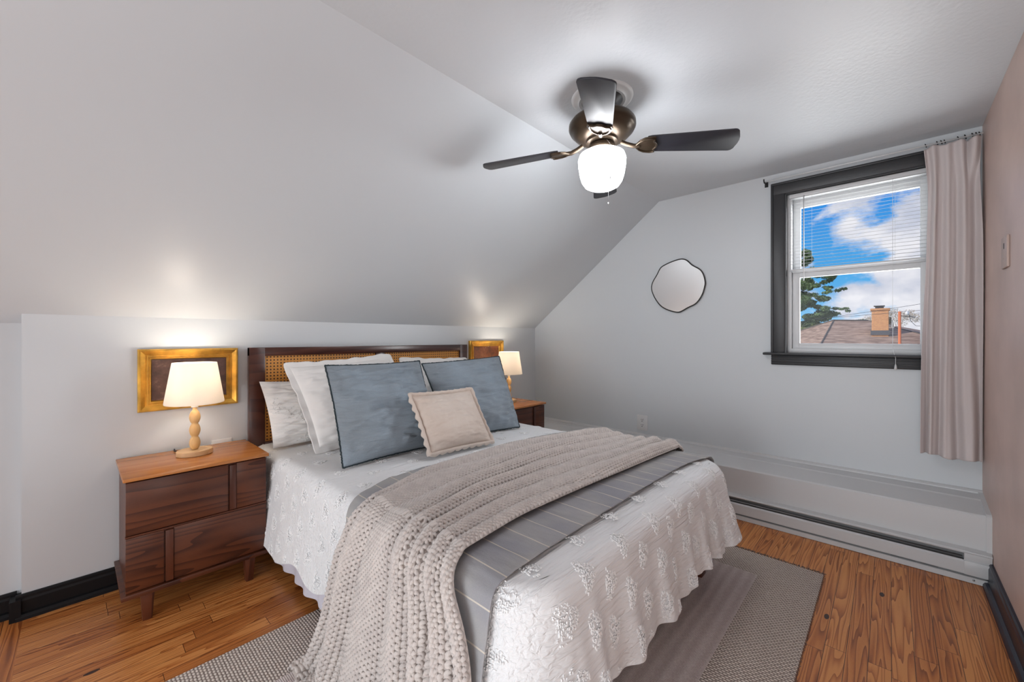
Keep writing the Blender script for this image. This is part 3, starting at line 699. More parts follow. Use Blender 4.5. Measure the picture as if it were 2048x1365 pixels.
co = npmesh('cloth', Vc, gridF(nu, nv), M['curtain'], cur)
md = co.modifiers.new('s', 'SOLIDIFY'); md.thickness = 0.0022
mb = MB()
for k in range(2):
    zz = 2.085 if k == 0 else 0.56
for i, (yy, rr) in enumerate(((-2.782, .009), (-2.825, .010), (-2.84, .010), (-2.852, .009), (-2.90, .010), (-2.925, .011), (-2.95, .011), (-2.963, .010), (-2.973, .009))):
    pts = [(-0.066 + rr * math.cos(a), yy + 0.3 * rr * math.sin(a), 2.197 + rr * math.sin(a)) for a in np.linspace(-2.3, 3.2, 12)]
    MB().tube(pts, 0.0015, 6).build('curtain_ring', M['iron'], cur, smooth=True)

# ------------------------------------------------------------------ heater
ht = thing('baseboard_heater', 'white electric baseboard heater running under the boxed ledge', 'heater', (-0.29, -1.5, 0))
hy0, hy1 = -2.988, -0.55
mb = MB()
mb.prism([(-0.27, 0.0), (-0.275, 0.0), (-0.275, 0.155), (-0.27, 0.155)], 'y', hy0, hy1)
mb.prism([(-0.272, 0.157), (-0.272, 0.148), (-0.297, 0.143), (-0.303, 0.138), (-0.305, 0.143), (-0.30, 0.149)], 'y', hy0, hy1)
mb.build('back_panel', M['heater'], ht)
MB().box(-0.2765, -0.2755, -2.898, hy1, 0.10, 0.147).build('slot_lining', M['heater_in'], ht)
MB().tube([(-0.287, -2.895, 0.112), (-0.287, hy1, 0.112)], 0.006, 8).build('heating_element', M['heater_in'], ht, smooth=True)
MB().prism([(-0.303, 0.040), (-0.309, 0.043), (-0.309, 0.098), (-0.302, 0.106), (-0.300, 0.104), (-0.305, 0.096), (-0.305, 0.046), (-0.301, 0.042)], 'y', hy0 + .088, hy1).build('front_panel', M['heater'], ht)
MB().prism([(-0.277, 0.002), (-0.300, 0.002), (-0.300, 0.028), (-0.294, 0.030), (-0.294, 0.006), (-0.277, 0.006)], 'y', hy0 + 0.008, hy1).build('toe_strip', M['heater'], ht)
MB().box(-0.290, -0.276, hy0 + .02, hy1, 0.006, 0.042).build('lower_recess', M['heater_lbl'], ht)
for ya, yb in ((-2.735, -2.645), (-2.815, -2.752)):
    MB().box(-0.2915, -0.2895, ya, yb, 0.014, 0.034).build('vent_label', M['heater_in'], ht)
mb = MB(); mb.box(-0.3095, -0.277, hy0, hy0 + 0.090, 0.040, 0.105, 0.003); mb.box(-0.303, -0.277, hy0, hy0 + 0.089, 0.100, 0.149, 0.003)
mb.build('end_cap', M['heater'], ht, smooth=True, angle=30)
MB().lathe([(0.0045, 0), (0.004, 0.002), (0.0, 0.0025)], 0, 0, 12).xform(Matrix.Translation((-0.3005, -2.93, 0.018)) @ Matrix.Rotation(-math.pi / 2, 4, 'Y')).build('screw', M['steel'], ht, smooth=True)

# ------------------------------------------------------------------ mirror
mir = thing('wavy_mirror', 'small irregular round mirror with thin black rim on the window wall', 'mirror', (0, -1.44, 1.57))
mp_ = [(-1.466, 1.768), (-1.51, 1.753), (-1.549, 1.711), (-1.606, 1.672), (-1.631, 1.63), (-1.643, 1.575), (-1.638, 1.537), (-1.62, 1.48), (-1.578, 1.421), (-1.52, 1.394), (-1.471, 1.367), (-1.436, 1.361), (-1.374, 1.379), (-1.322, 1.407), (-1.285, 1.446), (-1.252, 1.501), (-1.233, 1.561), (-1.244, 1.613), (-1.279, 1.667), (-1.306, 1.717), (-1.343, 1.738), (-1.4, 1.757)]
def smooth_loop(P, n):
    P = np.array(P); k = len(P); o = []
    for i in range(n):
        f = i / n * k; a = int(f); u = f - a
        p0, p1, p2, p3 = P[(a - 1) % k], P[a % k], P[(a + 1) % k], P[(a + 2) % k]
        o.append(0.5 * ((2 * p1) + (-p0 + p2) * u + (2 * p0 - 5 * p1 + 4 * p2 - p3) * u * u + (-p0 + 3 * p1 - 3 * p2 + p3) * u ** 3))
    o = np.array(o)
    for _ in range(3): o = (np.roll(o, 1, 0) + 2 * o + np.roll(o, -1, 0)) / 4
    return o
lp = smooth_loop(mp_, 132)
MB().prism([tuple(p) for p in lp], 'x', -0.0195, -0.002).build('mirror_glass', M['mirror'], mir)
MB().tube([(-0.0185, p[0], p[1]) for p in lp], 0.0046, 8, closed=True).xform(Matrix.Identity(4)).build('rim', M['black_frame'], mir, smooth=True)

# ------------------------------------------------------------------ outlets and plates
def outlet(loc, axis, label):
    t = thing('wall_outlet', label, 'outlet', loc)
    def bx(u0, u1, v0, v1, d0, d1, bv=0):
        mb = MB()
        if axis == 'x': mb.box(loc[0] - d1, loc[0] - d0, loc[1] + u0, loc[1] + u1, loc[2] + v0, loc[2] + v1, bv)
        else: mb.box(loc[0] + u0, loc[0] + u1, loc[1] - d1, loc[1] - d0, loc[2] + v0, loc[2] + v1, bv)
        return mb
    bx(-0.046, 0.046, -0.062, 0.062, 0, 0.006, 0.003).build('cover_plate', M['plug'], t, smooth=True, angle=35)
    for dz in (-0.021, 0.021):
        r = bx(-0.015, 0.015, dz - 0.0165, dz + 0.0165, 0.004, 0.0085, 0.003).build('socket', M['plug'], t, smooth=True, angle=35)
        mb = MB()
        for (a, b, c, d) in ((-0.008, -0.005, 0, 0.010), (0.005, 0.008, 0.001, 0.009), (-0.003, 0.003, -0.011, -0.005)):
            if axis == 'x': mb.box(loc[0] - 0.0092, loc[0] - 0.0083, loc[1] + a, loc[1] + b, loc[2] + dz + c, loc[2] + dz + d)
            else: mb.box(loc[0] + a, loc[0] + b, loc[1] - 0.0092, loc[1] - 0.0083, loc[2] + dz + c, loc[2] + dz + d)
        mb.build('slots', M['slot'], r)
outlet((0, -1.148, 0.465), 'x', 'white duplex outlet on the grey wall under the mirror')
outlet((-2.645, 0, 0.555), 'y', 'white outlet plate peeking above the left nightstand top')
pl = thing('switch_plate', 'painted-over plate with a dark opening on the pink wall', 'switch plate', (-0.60, -2.99, 1.51))
MB().box(-0.655, -0.55, -2.99, -2.981, 1.447, 1.575, 0.003).build('cover_plate', M['pinkplate'], pl, smooth=True, angle=35)
MB().box(-0.612, -0.598, -2.9825, -2.9802, 1.525, 1.548, 0.001).build('opening', M['slot'], pl)
MB().lathe([(0.004, 0), (0.003, 0.0015), (0, 0.002)], 0, 0, 10).xform(Matrix.Translation((-0.605, -2.981, 1.487)) @ Matrix.Rotation(-math.pi / 2, 4, 'X')).build('screw', M['pinkplate'], pl)

# ------------------------------------------------------------------ ceiling fan
FX, FY = -1.547, -1.678
fan = thing('ceiling_fan', 'dark four-blade ceiling fan with a lit white glass globe', 'ceiling fan', (FX, FY, SZ))
MB().lathe([(0.085, SZ - 0.014), (0.104, SZ - 0.018), (0.112, SZ - 0.010), (0.125, SZ - 0.010), (0.136, SZ - 0.005), (0.138, SZ)], FX, FY, 64).build('ceiling_medallion', M['white_trim'], fan, smooth=True, angle=50)
MB().lathe([(0.060, 2.178), (0.062, 2.20), (0.072, 2.222), (0.090, 2.236), (0.094, SZ - 0.010), (0.094, SZ - 0.004)], FX, FY, 48).build('canopy', M['iron'], fan, smooth=True, angle=50)
MB().lathe([(0.062, 2.062), (0.092, 2.066), (0.118, 2.078), (0.132, 2.092), (0.134, 2.097), (0.142, 2.102), (0.150, 2.118), (0.149, 2.135), (0.138, 2.150), (0.110, 2.162), (0.080, 2.172), (0.064, 2.182)], FX, FY, 64).build('motor_housing', M['dark_metal'], fan, smooth=True, angle=60)
MB().lathe([(0.055, 2.012), (0.062, 2.020), (0.060, 2.035), (0.048, 2.045), (0.070, 2.052), (0.072, 2.062), (0.06, 2.066)], FX, FY, 48).build('light_fitter', M['dark_metal'], fan, smooth=True, angle=50)
MB().lathe([(0.0, 1.840), (0.03, 1.8405), (0.056, 1.845), (0.076, 1.856), (0.090, 1.876), (0.099, 1.905), (0.105, 1.942), (0.107, 1.974), (0.100, 1.994), (0.078, 2.007), (0.056, 2.012), (0.054, 2.022)], FX, FY, 64).build('glass_globe', M['globe'], fan, smooth=True)
for (dx, dy, zb_, zt_) in ((0.045, -0.05, 1.86, 2.04), (-0.01, 0.062, 1.78, 2.04)):
    ca = math.radians(42.9)
# chains: one hangs towards the viewer, the other on the far side
for (ang, r_, zb_) in ((math.radians(42.9 + 180 + 6), 0.066, 1.842), (math.radians(42.9 - 28), 0.064, 1.80)):
    px, py = FX + r_ * math.cos(ang), FY + r_ * math.sin(ang)
    rr = 0.112; qx, qy = FX + rr * math.cos(ang), FY + rr * math.sin(ang)
    mb = MB().tube([(px, py, 2.035), (qx, qy, 1.995), (qx, qy, 1.92), (qx, qy, zb_ + 0.012)], 0.0011, 6); mb.lathe([(0.0, zb_), (0.003, zb_ + .004), (0.003, zb_ + 0.012), (0, zb_ + 0.016)], qx, qy, 8)
    mb.build('pull_chain', M['steel'], fan, smooth=True)
def make_blade(angle):
    droop = 0.03
    R0 = Matrix.Translation((FX, FY, 2.037)) @ Matrix.Rotation(angle, 4, 'Z') @ Matrix.Rotation(math.radians(4.2), 4, 'Y') @ Matrix.Rotation(math.radians(-12), 4, 'X')
    # blade outline in local x (radius) y
    out = []
    r0, r1 = 0.185, 0.567
    w0, w1 = 0.050, 0.067
    out += [(r0 + 0.012, -w0 + 0.004), (r0 + .03, -w0)]
    cr_ = 0.022
    for k in range(5):
        a = -math.pi / 2 + (math.pi / 2 - 0.25) * k / 4
        out.append((r1 - 0.010 - cr_ + cr_ * math.cos(a), -w1 + cr_ + cr_ * math.sin(a)))
    out += [(r1 - 0.002, -0.02), (r1, 0.0), (r1 - 0.002, 0.02)]
    for k in range(5):
        a = 0.25 + (math.pi / 2 - 0.25) * k / 4
        out.append((r1 - 0.010 - cr_ + cr_ * math.cos(a), w1 - cr_ + cr_ * math.sin(a)))
    out += [(r0 + 0.03, w0), (r0 + 0.012, w0 - 0.004)]
    mb = MB().prism(out, 'z', 0.0, 0.0065, 0.0015, 2); mb.xform(R0)
    b = mb.build('blade', M['blade'], fan, smooth=True, angle=35)
    mb = MB()
    mb.tube([(0.085, 0, 0.016), (0.11, 0, 0.004), (0.14, 0, -0.006), (0.165, 0, -0.006)], 0.010, 10)
    # shaped plate under the blade root
    pl = [(0.150, -0.012), (0.165, -0.034), (0.185, -0.048), (0.215, -0.054), (0.232, -0.05), (0.228, -0.03), (0.240, -0.012), (0.240, 0.012), (0.228, 0.03), (0.232, 0.05), (0.215, 0.054), (0.185, 0.048), (0.165, 0.034), (0.150, 0.012)]
    mb.prism(pl, 'z', -0.007, -0.001, 0.002, 2)
    ridge = [(p[0] * 0.93 + 0.012, p[1] * 0.82, -0.008) for p in pl]
    mb.tube(ridge, 0.0045, 8, closed=True)
    mb.xform(R0)
    mb.build('blade_bracket', M['dark_metal'], b, smooth=True, angle=50)
for k in range(4): make_blade(math.radians(-61.6 + 90 * k))

# ------------------------------------------------------------------ nightstands
def nightstand():
    t = thing('nightstand', 'dark walnut two-drawer nightstand left of the bed under the oval-based lamp', 'nightstand', (-2.797, -0.22, 0), 'matching nightstands')
    x0, x1, y0, y1 = -3.05, -2.545, -0.405, -0.02
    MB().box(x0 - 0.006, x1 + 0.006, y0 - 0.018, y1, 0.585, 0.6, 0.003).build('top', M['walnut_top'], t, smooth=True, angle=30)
    mb = MB(); mb.box(x0 + 0.006, x0 + 0.02, y0 + 0.012, y1, 0.13, 0.585); mb.box(x1 - 0.02, x1 - 0.006, y0 + .012, y1, 0.13, 0.585); mb.box(x0 + 0.02, x1 - 0.02, y1 - 0.01, y1, 0.13, 0.585); mb.box(x0 + .02, x1 - .02, y0 + 0.02, y1 - 0.01, 0.350, 0.364)
    mb.build('carcass', M['walnut'], t)
    MB().prism([(x0 - 0.010, 0.112), (x1 + 0.010, 0.112), (x1 + 0.012, 0.132), (x0 - 0.012, 0.132)], 'y', y0 - 0.014, y1, 0.003).build('plinth', M['walnut'], t, smooth=True, angle=30)
    MB().box(x0 + .002, x1 - .002, y0 - 0.006, y0 + 0.01, 0.358, 0.364).build('divider', M['walnut'], t)
    # upper drawer, upright pull right; lower drawer, pull left
    for (z0, z1, px, drop) in ((0.366, 0.578, -2.687, 0), (0.136, 0.356, -2.913, 0)):
        mb = MB()
        g = 0.016
        mb.box(x0 + 0.003, px - g, y0 - 0.004, y0 + 0.012, z0, z1, 0.002); mb.box(px + g, x1 - 0.003, y0 - 0.004, y0 + 0.012, z0, z1, 0.002)
        mb.box(px - g, px + g, y0 + 0.004, y0 + 0.012, z0, z1)
        d = mb.build('drawer', M['walnut'], t, smooth=True, angle=30)
        MB().box(px - 0.0115, px + 0.0145, y0 - 0.010, y0 + 0.006, z0 + 0.002, z1 - 0.004, 0.002).build('pull_strip', M['walnut_v'], d, smooth=True, angle=30)
    for (lx, ly) in ((x0 + 0.07, y0 + 0.02), (x1 - 0.07, y0 + 0.02), (x0 + 0.07, y1 - 0.05), (x1 - 0.07, y1 - 0.05)):
        a, b_ = 0.022, 0.015
        MB().hexa([(lx - b_, ly - b_, 0), (lx + b_, ly - b_, 0), (lx + b_, ly + b_, 0), (lx - b_, ly + b_, 0), (lx - a, ly - a, 0.113), (lx + a, ly - a, 0.113), (lx + a, ly + a, 0.113), (lx - a, ly + a, 0.113)], 0.002).build('leg', M['walnut_v'], t, smooth=True, angle=30)
    return t
nsd = nightstand()
ns2 = copy_tree(nsd); ns2.location = nsd.location + Vector((2.168, -0.012, 0))
ns2['label'] = 'dark walnut nightstand in the far corner right of the bed, mostly hidden by pillows'

# ------------------------------------------------------------------ lamps
def lamp():
    lx, ly = -2.79, -0.185
    t = thing('table_lamp', 'lit table lamp with beaded wooden stem on the left nightstand', 'lamp', (lx, ly, 0.6), 'bedside lamps')
    MB().lathe([(0.066, 0.6), (0.070, 0.602), (0.070, 0.622), (0.067, 0.625), (0, 0.625)], lx, ly, 48, sx=1.02, sy=0.86).build('base', M['beech_x'], t, smooth=True, angle=40)
    prof = [(0.012, 0.625)]
    for k in range(3):
        z0 = 0.625 + k * 0.062
        for a in np.linspace(0.12, 1, 9, endpoint=True):
            prof.append((0.0125 + 0.0095 * math.sin(math.pi * min(a, 1)) ** 0.8 if a < 1 else 0.0125, z0 + 0.062 * a))
    prof += [(0.009, 0.815), (0.009, 0.835)]
    MB().lathe(prof, lx, ly, 32).build('stem', M['beech'], t, smooth=True)
    MB().lathe([(0.014, 0.828), (0.014, 0.875), (0.011, 0.88)], lx, ly, 24).build('socket', M['bulbcup'], t, smooth=True, angle=40)
    MB().lathe([(0.008, 0.878), (0.012, 0.886), (0.027, 0.92), (0.027, 0.94), (0.015, 0.957), (0, 0.96)], lx, ly, 24).build('bulb', M['lampbulb'], t, smooth=True)
    n = 72
    V = []; 
    rb, rt, zb_, zt_ = 0.116, 0.087, 0.848, 1.043
    prof = [(rb, zb_), (rb + 0.001, zb_ + 0.004), (rt + 0.001, zt_ - 0.004), (rt, zt_), (rt - 0.002, zt_ - 0.001), (rt - 0.001, zt_ - 0.004), (rb - 0.001, zb_ + 0.004), (rb - 0.002, zb_ + 0.001), (rb, zb_)]
    MB().lathe(prof, lx, ly, n, cap=False).build('lamp_shade', M['shade'], t, smooth=True, angle=60)
    mb = MB()
    for a in (0, 2.09, 4.19): mb.tube([(lx + 0.012 * math.cos(a), ly + 0.012 * math.sin(a), 0.872), (lx + 0.05 * math.cos(a), ly + 0.05 * math.sin(a), 1.02), (lx + (rt - 0.001) * math.cos(a), ly + (rt - 0.001) * math.sin(a), 1.033)], 0.0015, 6)
    mb.build('shade_carrier', M['steel'], t, smooth=True)
    d = bpy.data.lights.new('bulb_light', 'POINT'); d.energy = LAMP_W; d.color = (1.0, 0.89, 0.76); d.shadow_soft_size = 0.03
    o = bpy.data.objects.new('bulb_light', d); C.objects.link(o); WO['x'] = 0
    o.parent = t; o.location = (0, 0, 0.395)
    return t
LAMP_W = 2.5
M['lampbulb'] = emit('lit_warm_bulb', (255, 225, 185), 6.0)
lp1 = lamp()
lp2 = copy_tree(lp1) if False else None
def copy_simple(o, parent=None):
    c = o.copy(); C.objects.link(c); c.parent = parent
    for ch in [x for x in bpy.data.objects if x.parent == o]: copy_simple(ch, c)
    return c
lp2 = copy_simple(lp1); lp2.location = lp1.location + Vector((2.192, -0.015, 0))
lp2['label'] = 'lit table lamp on the right nightstand in the corner, behind the blue pillow'
for c_ in [x for x in bpy.data.objects if x.parent == lp2 and x.name.startswith('base')]: pass
# short cord behind the left lamp
tag(MB().tube([(-2.80, -0.126, 0.604), (-2.83, -0.10, 0.604), (-2.85, -0.06, 0.604), (-2.845, -0.018, 0.604), (-2.84, -0.010, 0.585), (-2.84, -0.008, 0.42)], 0.0028, 8).build('lamp_cord', M['slot'], lp1, smooth=True))

# ------------------------------------------------------------------ pictures
def picture(x0, x1, z0, z1, label, pm):
    t = thing('framed_picture', label, 'picture', ((x0 + x1) / 2, 0, z0), 'gilt framed pictures')
    prof = [(0, 0), (0, 0.018), (0.004, 0.024), (0.010, 0.025), (0.028, 0.014), (0.030, 0.014), (0.032, 0.018), (0.036, 0.018), (0.038, 0.012), (0.041, 0.012), (0.043, 0.015), (0.047, 0.015), (0.050, 0.008), (0.052, 0.004)]
    MB().ringframe('y', -0.001, prof, x0, x1, z0, z1).build('frame', M['gold'], t, smooth=True, angle=30)
    MB().box(x0 + 0.045, x1 - 0.045, -0.006, -0.001, z0 + 0.045, z1 - 0.045).build('canvas', pm, t)
zz0, zz1 = -0.05, 0.3
picture(-2.981, -2.574, 0.804, 1.107, 'gilt-framed dark purple-brown landscape behind the left lamp', painting_mat('dark_landscape', (64, 42, 38), (92, 66, 58), (150, 118, 100), 3.0, 1.02, 0.0, 0.303))
picture(-0.891, -0.48, 0.835, 1.139, 'gilt-framed russet tree landscape beside the right lamp', painting_mat('russet_landscape', (104, 58, 34), (150, 86, 48), (176, 120, 80), 9.0, 0.98, 0.0, 0.303))

# ------------------------------------------------------------------ bed
bed = thing('bed', 'queen bed with dark wood and woven cane headboard', 'bed', (-1.765, -1.05, 0))
HX0, HX1 = -2.532, -0.96; HT = 1.108
mb = MB()
y0h, y1h = -0.065, -0.028
mb.box(HX0, HX0 + 0.078, y0h, y1h, 0, HT, 0.003); mb.box(HX1 - 0.078, HX1, y0h, y1h, 0, HT, 0.003)
mb.box(HX0, HX1, y0h + .0004, y1h, HT - 0.048, HT, 0.003); mb.box(HX0 + .01, HX1 - .01, y0h + .001, y1h, 0.50, 0.575, 0.003)
mb.box(-1.778, -1.714, y0h + .004, y1h, 0.55, HT - 0.04, 0.002)
hb = mb.build('headboard', M['headwood'], bed, smooth=True, angle=30)
for (a, b_) in ((HX0 + 0.076, -1.776), (-1.716, HX1 - 0.076)):
    MB().box(a, b_, -0.048, -0.042, 0.57, HT - 0.046).build('cane_panel', M['cane'], hb)
MB().box(-2.47, -1.06, -2.02, -0.09, 0.20, 0.30, 0.01).build('bed_frame', M['walnut'], bed, smooth=True, angle=30)
MB().box(-2.488, -1.042, -2.045, -0.075, 0.302, 0.552, 0.045, 5).build('mattress', M['mattress'], bed, smooth=True, angle=60)
for (lx, ly) in ((-2.42, -1.95), (-1.11, -1.95), (-2.42, -0.5), (-1.11, -0.5)):
    MB().box(lx - 0.03, lx + 0.03, ly - 0.03, ly + 0.03, 0, 0.2, 0.004).build('leg', M['walnut_v'], bed, smooth=True, angle=30)

# smooth value noise on arrays
def vnoise(x, y, seed=0):
    xi = np.floor(x).astype(int); yi = np.floor(y).astype(int); fx = x - xi; fy = y - yi
    fx = fx * fx * (3 - 2 * fx); fy = fy * fy * (3 - 2 * fy)
    def h(a, b):
        v = np.sin(a * 127.1 + b * 311.7 + seed * 74.7) * 43758.5453; return v - np.floor(v)
    return (h(xi, yi) * (1 - fx) + h(xi + 1, yi) * fx) * (1 - fy) + (h(xi, yi + 1) * (1 - fx) + h(xi + 1, yi + 1) * fx) * fy

# bed skirt: thin pleated valance under the coverlet (three sides)
def loop_u(x0, x1, y0, y1, r, n):
    """path from (x0,y1) down the left side, round the foot, up the right side; returns pts, normals, s"""
    segs = []
    P = []
    Lside = (y1 - y0 - r); Lf = (x1 - x0 - 2 * r); arc = math.pi / 2 * r
    tot = 2 * Lside + Lf + 2 * arc
    s = np.linspace(0, tot, n); pts = np.zeros((n, 2)); nr = np.zeros((n, 2))
    for i, v in enumerate(s):
        if v < Lside: pts[i] = (x0, y1 - v); nr[i] = (-1, 0)
        elif v < Lside + arc:
            a = (v - Lside) / r; nr[i] = (-math.cos(a), -math.sin(a)); pts[i] = (x0 + r, y0 + r) + r * nr[i]
        elif v < Lside + arc + Lf: pts[i] = (x0 + r + (v - Lside - arc), y0); nr[i] = (0, -1)
        elif v < Lside + 2 * arc + Lf:
            a = (v - Lside - arc - Lf) / r; nr[i] = (math.sin(a), -math.cos(a)); pts[i] = (x1 - r, y0 + r) + r * nr[i]
        else: pts[i] = (x1, y0 + r + (v - Lside - 2 * arc - Lf)); nr[i] = (1, 0)
    return pts, nr, s, (Lside, arc, Lf)
pts, nr, s, _ = loop_u(-2.49, -1.035, -2.03, -0.12, 0.05, 700)
nz = 20
q = np.linspace(0, 1, nz)[None, :]
off = (0.008 * np.sin(s * 2 * math.pi / 0.13) + 0.006 * np.sin(s * 2 * math.pi / 0.31 + 1))[:, None] * q + 0.012 * q
zz = 0.30 + (0.055 - 0.30) * q + 0 * s[:, None] + 0.10 * np.clip((s[:, None] - 1.2) / 0.6, 0, 1) * q
V = np.stack([pts[:, 0][:, None] + nr[:, 0][:, None] * off, pts[:, 1][:, None] + nr[:, 1][:, None] * off, zz], -1).reshape(-1, 3)
sk = npmesh('bed_skirt', V, gridF(700, nz), M['skirt'], origin=(-1.765, -1.05, 0.06))
tag(sk, 'white bed skirt showing below the coverlet', 'bed skirt')

# coverlet -------------------------------------------------------------
TX0, TX1, TY0, TY1, TZ, CR = -2.512, -1.018, -2.072, -0.075, 0.566, 0.10
ER = 0.055
def edge_profile(d):
    """d = arc distance from the start of the rounded edge. returns outward offset, z drop"""
    d = np.asarray(d, dtype=float)
    a = np.clip(d / ER, 0, math.pi / 2)
    o = ER * np.sin(a); z = ER * (1 - np.cos(a))
    e = np.clip(d - ER * math.pi / 2, 0, None)
    z = z + e * 0.985; o = o + e * 0.10
    return o, z
def cover_surf(s_idx_pts, nrm, s, d, hem, foldA):
    pass
nper = 1500
pts, nr, s, (Ls, Ar, Lf) = loop_u(TX0 + ER, TX1 - ER, TY0 + ER, TY1, 0.085, nper)
sf0 = Ls; sf1 = Ls + 2 * Ar + Lf
tot = s[-1]
# hem drop along the perimeter (total arc length to the hem)
base_len = np.interp(s, [0, 0.45, 0.75, 1.15, Ls, sf0 + Ar, sf1 - Ar, sf1, tot], [0.47, 0.46, 0.43, 0.385, 0.36, 0.355, 0.365, 0.335, 0.36])
base_len = base_len + 0.010 * np.sin(s * 2 * math.pi / 0.43 + 0.8) + 0.030 * (vnoise(s * 5.5, s * 0, 8) - 0.5)
nrow = 110
q = np.linspace(0, 1, nrow)[None, :]
D = q * base_len[:, None]
o_, z_ = edge_profile(D)
# hanging folds; strong on the foot and corners
wgt = np.clip((s - (Ls - 0.35)) / 0.5, 0.12, 1) * np.clip((tot - s) / 1.2, 0.3, 1)
cornerw = np.exp(-((s - (sf0 + Ar / 2)) / 0.16) ** 2) + np.exp(-((s - (sf1 - Ar / 2)) / 0.16) ** 2)
hang = np.clip((D - 0.05) / 0.36, 0, 1.2)
foldph = 2 * math.pi * (s / 0.19 + 0.30 * np.sin(s * 4.3) + 0.5 * vnoise(s * 3.1, s * 0, 17))
fd = (0.5 + 0.5 * np.sin(foldph))[:, None] ** 1.2 * 0.030 + 0.006 * np.sin(2.3 * foldph + 1)[:, None]
fd = fd + 0.02 * (vnoise(s * 6, s * 0, 3) - 0.5)[:, None]
off = o_ + hang ** 1.3 * (fd * wgt[:, None] + 0.035 * cornerw[:, None] + 0.006)
V = np.stack([pts[:, 0][:, None] + nr[:, 0][:, None] * off, pts[:, 1][:, None] + nr[:, 1][:, None] * off, TZ - z_], -1)
coverV = V.copy()
F1 = gridF(nper, nrow)
# flat slightly domed top (overlaps ring start)
nx, ny = 150, 200
gx = np.linspace(TX0 + ER - 0.0, TX1 - ER + 0.0, nx)[:, None]; gy = np.linspace(TY0 + ER, TY1, ny)[None, :]
# superellipse style: clip corners to the rounded outline
cxm, hx = (TX0 + TX1) / 2, (TX1 - TX0) / 2 - ER
Xg = gx + 0 * gy; Yg = gy + 0 * gx
rc = 0.085
cyc = TY0 + ER + rc
inc = np.clip(cyc - Yg, 0, rc)
maxhx = hx - rc + np.sqrt(np.clip(rc ** 2 - inc ** 2, 0, None))
Xg = cxm + (Xg - cxm) / hx * maxhx
dome = 0.012 * (1 - ((Xg - cxm) / hx) ** 2) * np.clip((Yg - TY0 - ER) / 0.3, 0, 1)
Zg = TZ + dome + 0.003 * (vnoise(Xg * 9, Yg * 9, 5) - 0.5) * np.clip((1 - np.abs((Xg - cxm) / np.maximum(maxhx, .01))) * 8, 0, 1) * np.clip((Yg - TY0 - ER) / 0.1, 0, 1)
V2 = np.stack([Xg, Yg, Zg], -1).reshape(-1, 3)
allV = [V.reshape(-1, 3), V2]; allF = [F1, gridF(nx, ny, base=V.shape[0] * V.shape[1])]
nb = sum(len(a) for a in allV)
matidx_start = sum(len(f) for f in allF)
# tufts : little loops of yarn in leaf shaped clusters
ico = bmesh.new(); bmesh.ops.create_icosphere(ico, subdivisions=1, radius=1.0)
iv = np.array([v.co[:] for v in ico.verts]); iff = np.array([[v.index for v in f.verts] for f in ico.faces]); ico.free()
T0, TF = [], []
def add_tuft(fn, cu, cv, n=170, ru=0.036, rv=0.048):
    """fn(u,v)->(pos, normal)"""
    global nb
    for _ in range(n):
        a = random.uniform(0, 2 * math.pi); r = random.random() ** 0.5
        wob = 0.82 + 0.18 * math.cos(3 * a)
        u = cu + ru * r * math.cos(a) * wob; v = cv + rv * r * math.sin(a) * wob
        res = fn(u, v)
        if res is None: continue
        p, nrm = res
        ax = Vector((random.gauss(0, 1), random.gauss(0, 1), random.gauss(0, 1))); ax -= ax.dot(nrm) * nrm * 0.8; ax.normalize()
        b1 = nrm.cross(ax).normalized(); b2 = ax
        s1, s2, s3 = random.uniform(0.0013, 0.002), random.uniform(0.003, 0.006), random.uniform(0.0014, 0.0022)
        c3 = b1.cross(b2)
        R = np.array([[b1.x, b2.x, c3.x], [b1.y, b2.y, c3.y], [b1.z, b2.z, c3.z]])
        pts_ = (iv * (s1, s2, s3)) @ R.T + np.array(p) + np.array(nrm) * (0.0006 + 0.0045 * (1 - r) * random.uniform(0.6, 1))
        T0.append(pts_); TF.append(iff + nb); nb += len(iv)
def side_fn(u, v):   # u along perimeter s, v = arc drop
    i = int(round(u / tot * (nper - 1)))
    if i < 1 or i > nper - 2: return None
    bl_ = base_len[i]
    j = v / bl_ * (nrow - 1)
    if j < 0 or j > nrow - 3: return None
    j0 = int(j); f = j - j0
    p = coverV[i, j0] * (1 - f) + coverV[i, j0 + 1] * f
    du = coverV[i + 1, j0] - coverV[i - 1, j0]; dv = coverV[i, j0 + 1] - coverV[i, j0]
    n = np.cross(du, dv); n = n / (np.linalg.norm(n) + 1e-9)
    if n[2] < 0 and v < 0.06: n = -n
    if np.dot(n[:2], nr[i]) < 0: n = -n
    return tuple(p), Vector(n)
def top_fn(u, v):
    if not (TX0 + ER < u < TX1 - ER and TY0 + ER < v < TY1): return None
    return (u, v, TZ + 0.012 * (1 - ((u - cxm) / hx) ** 2)), Vector((0, 0, 1))
su = 0.0; k = 0
while su < tot:
    for r_ in range(4):
        vv = 0.045 + 0.135 * r_ + (0.068 if k % 2 else 0)
        add_tuft(side_fn, su + random.uniform(-.01, .01), vv + random.uniform(-.008, .008))
    su += 0.104; k += 1
k = 0; yy = TY0 + 0.10
while yy < TY1 - 0.1:
    xx = TX0 + 0.12 + (0.10 if k % 2 else 0)
    while xx < TX1 - 0.08:
        if not (-1.80 < yy < -1.35): add_tuft(top_fn, xx, yy, 70, 0.034, 0.034)
        xx += 0.20
    yy += 0.11; k += 1
V_all = np.concatenate(allV + T0); 
cov = npmesh('coverlet', V_all, allF + [np.concatenate(TF)], [M['coverlet'], M['tuft']], origin=(-1.765, -1.05, 0.56))
mi = np.zeros(len(cov.data.polygons), dtype=np.int32); mi[matidx_start:] = 1
cov.data.polygons.foreach_set('material_index', mi)
tag(cov, 'white crinkled coverlet with tufted motifs draped over the bed', 'coverlet')

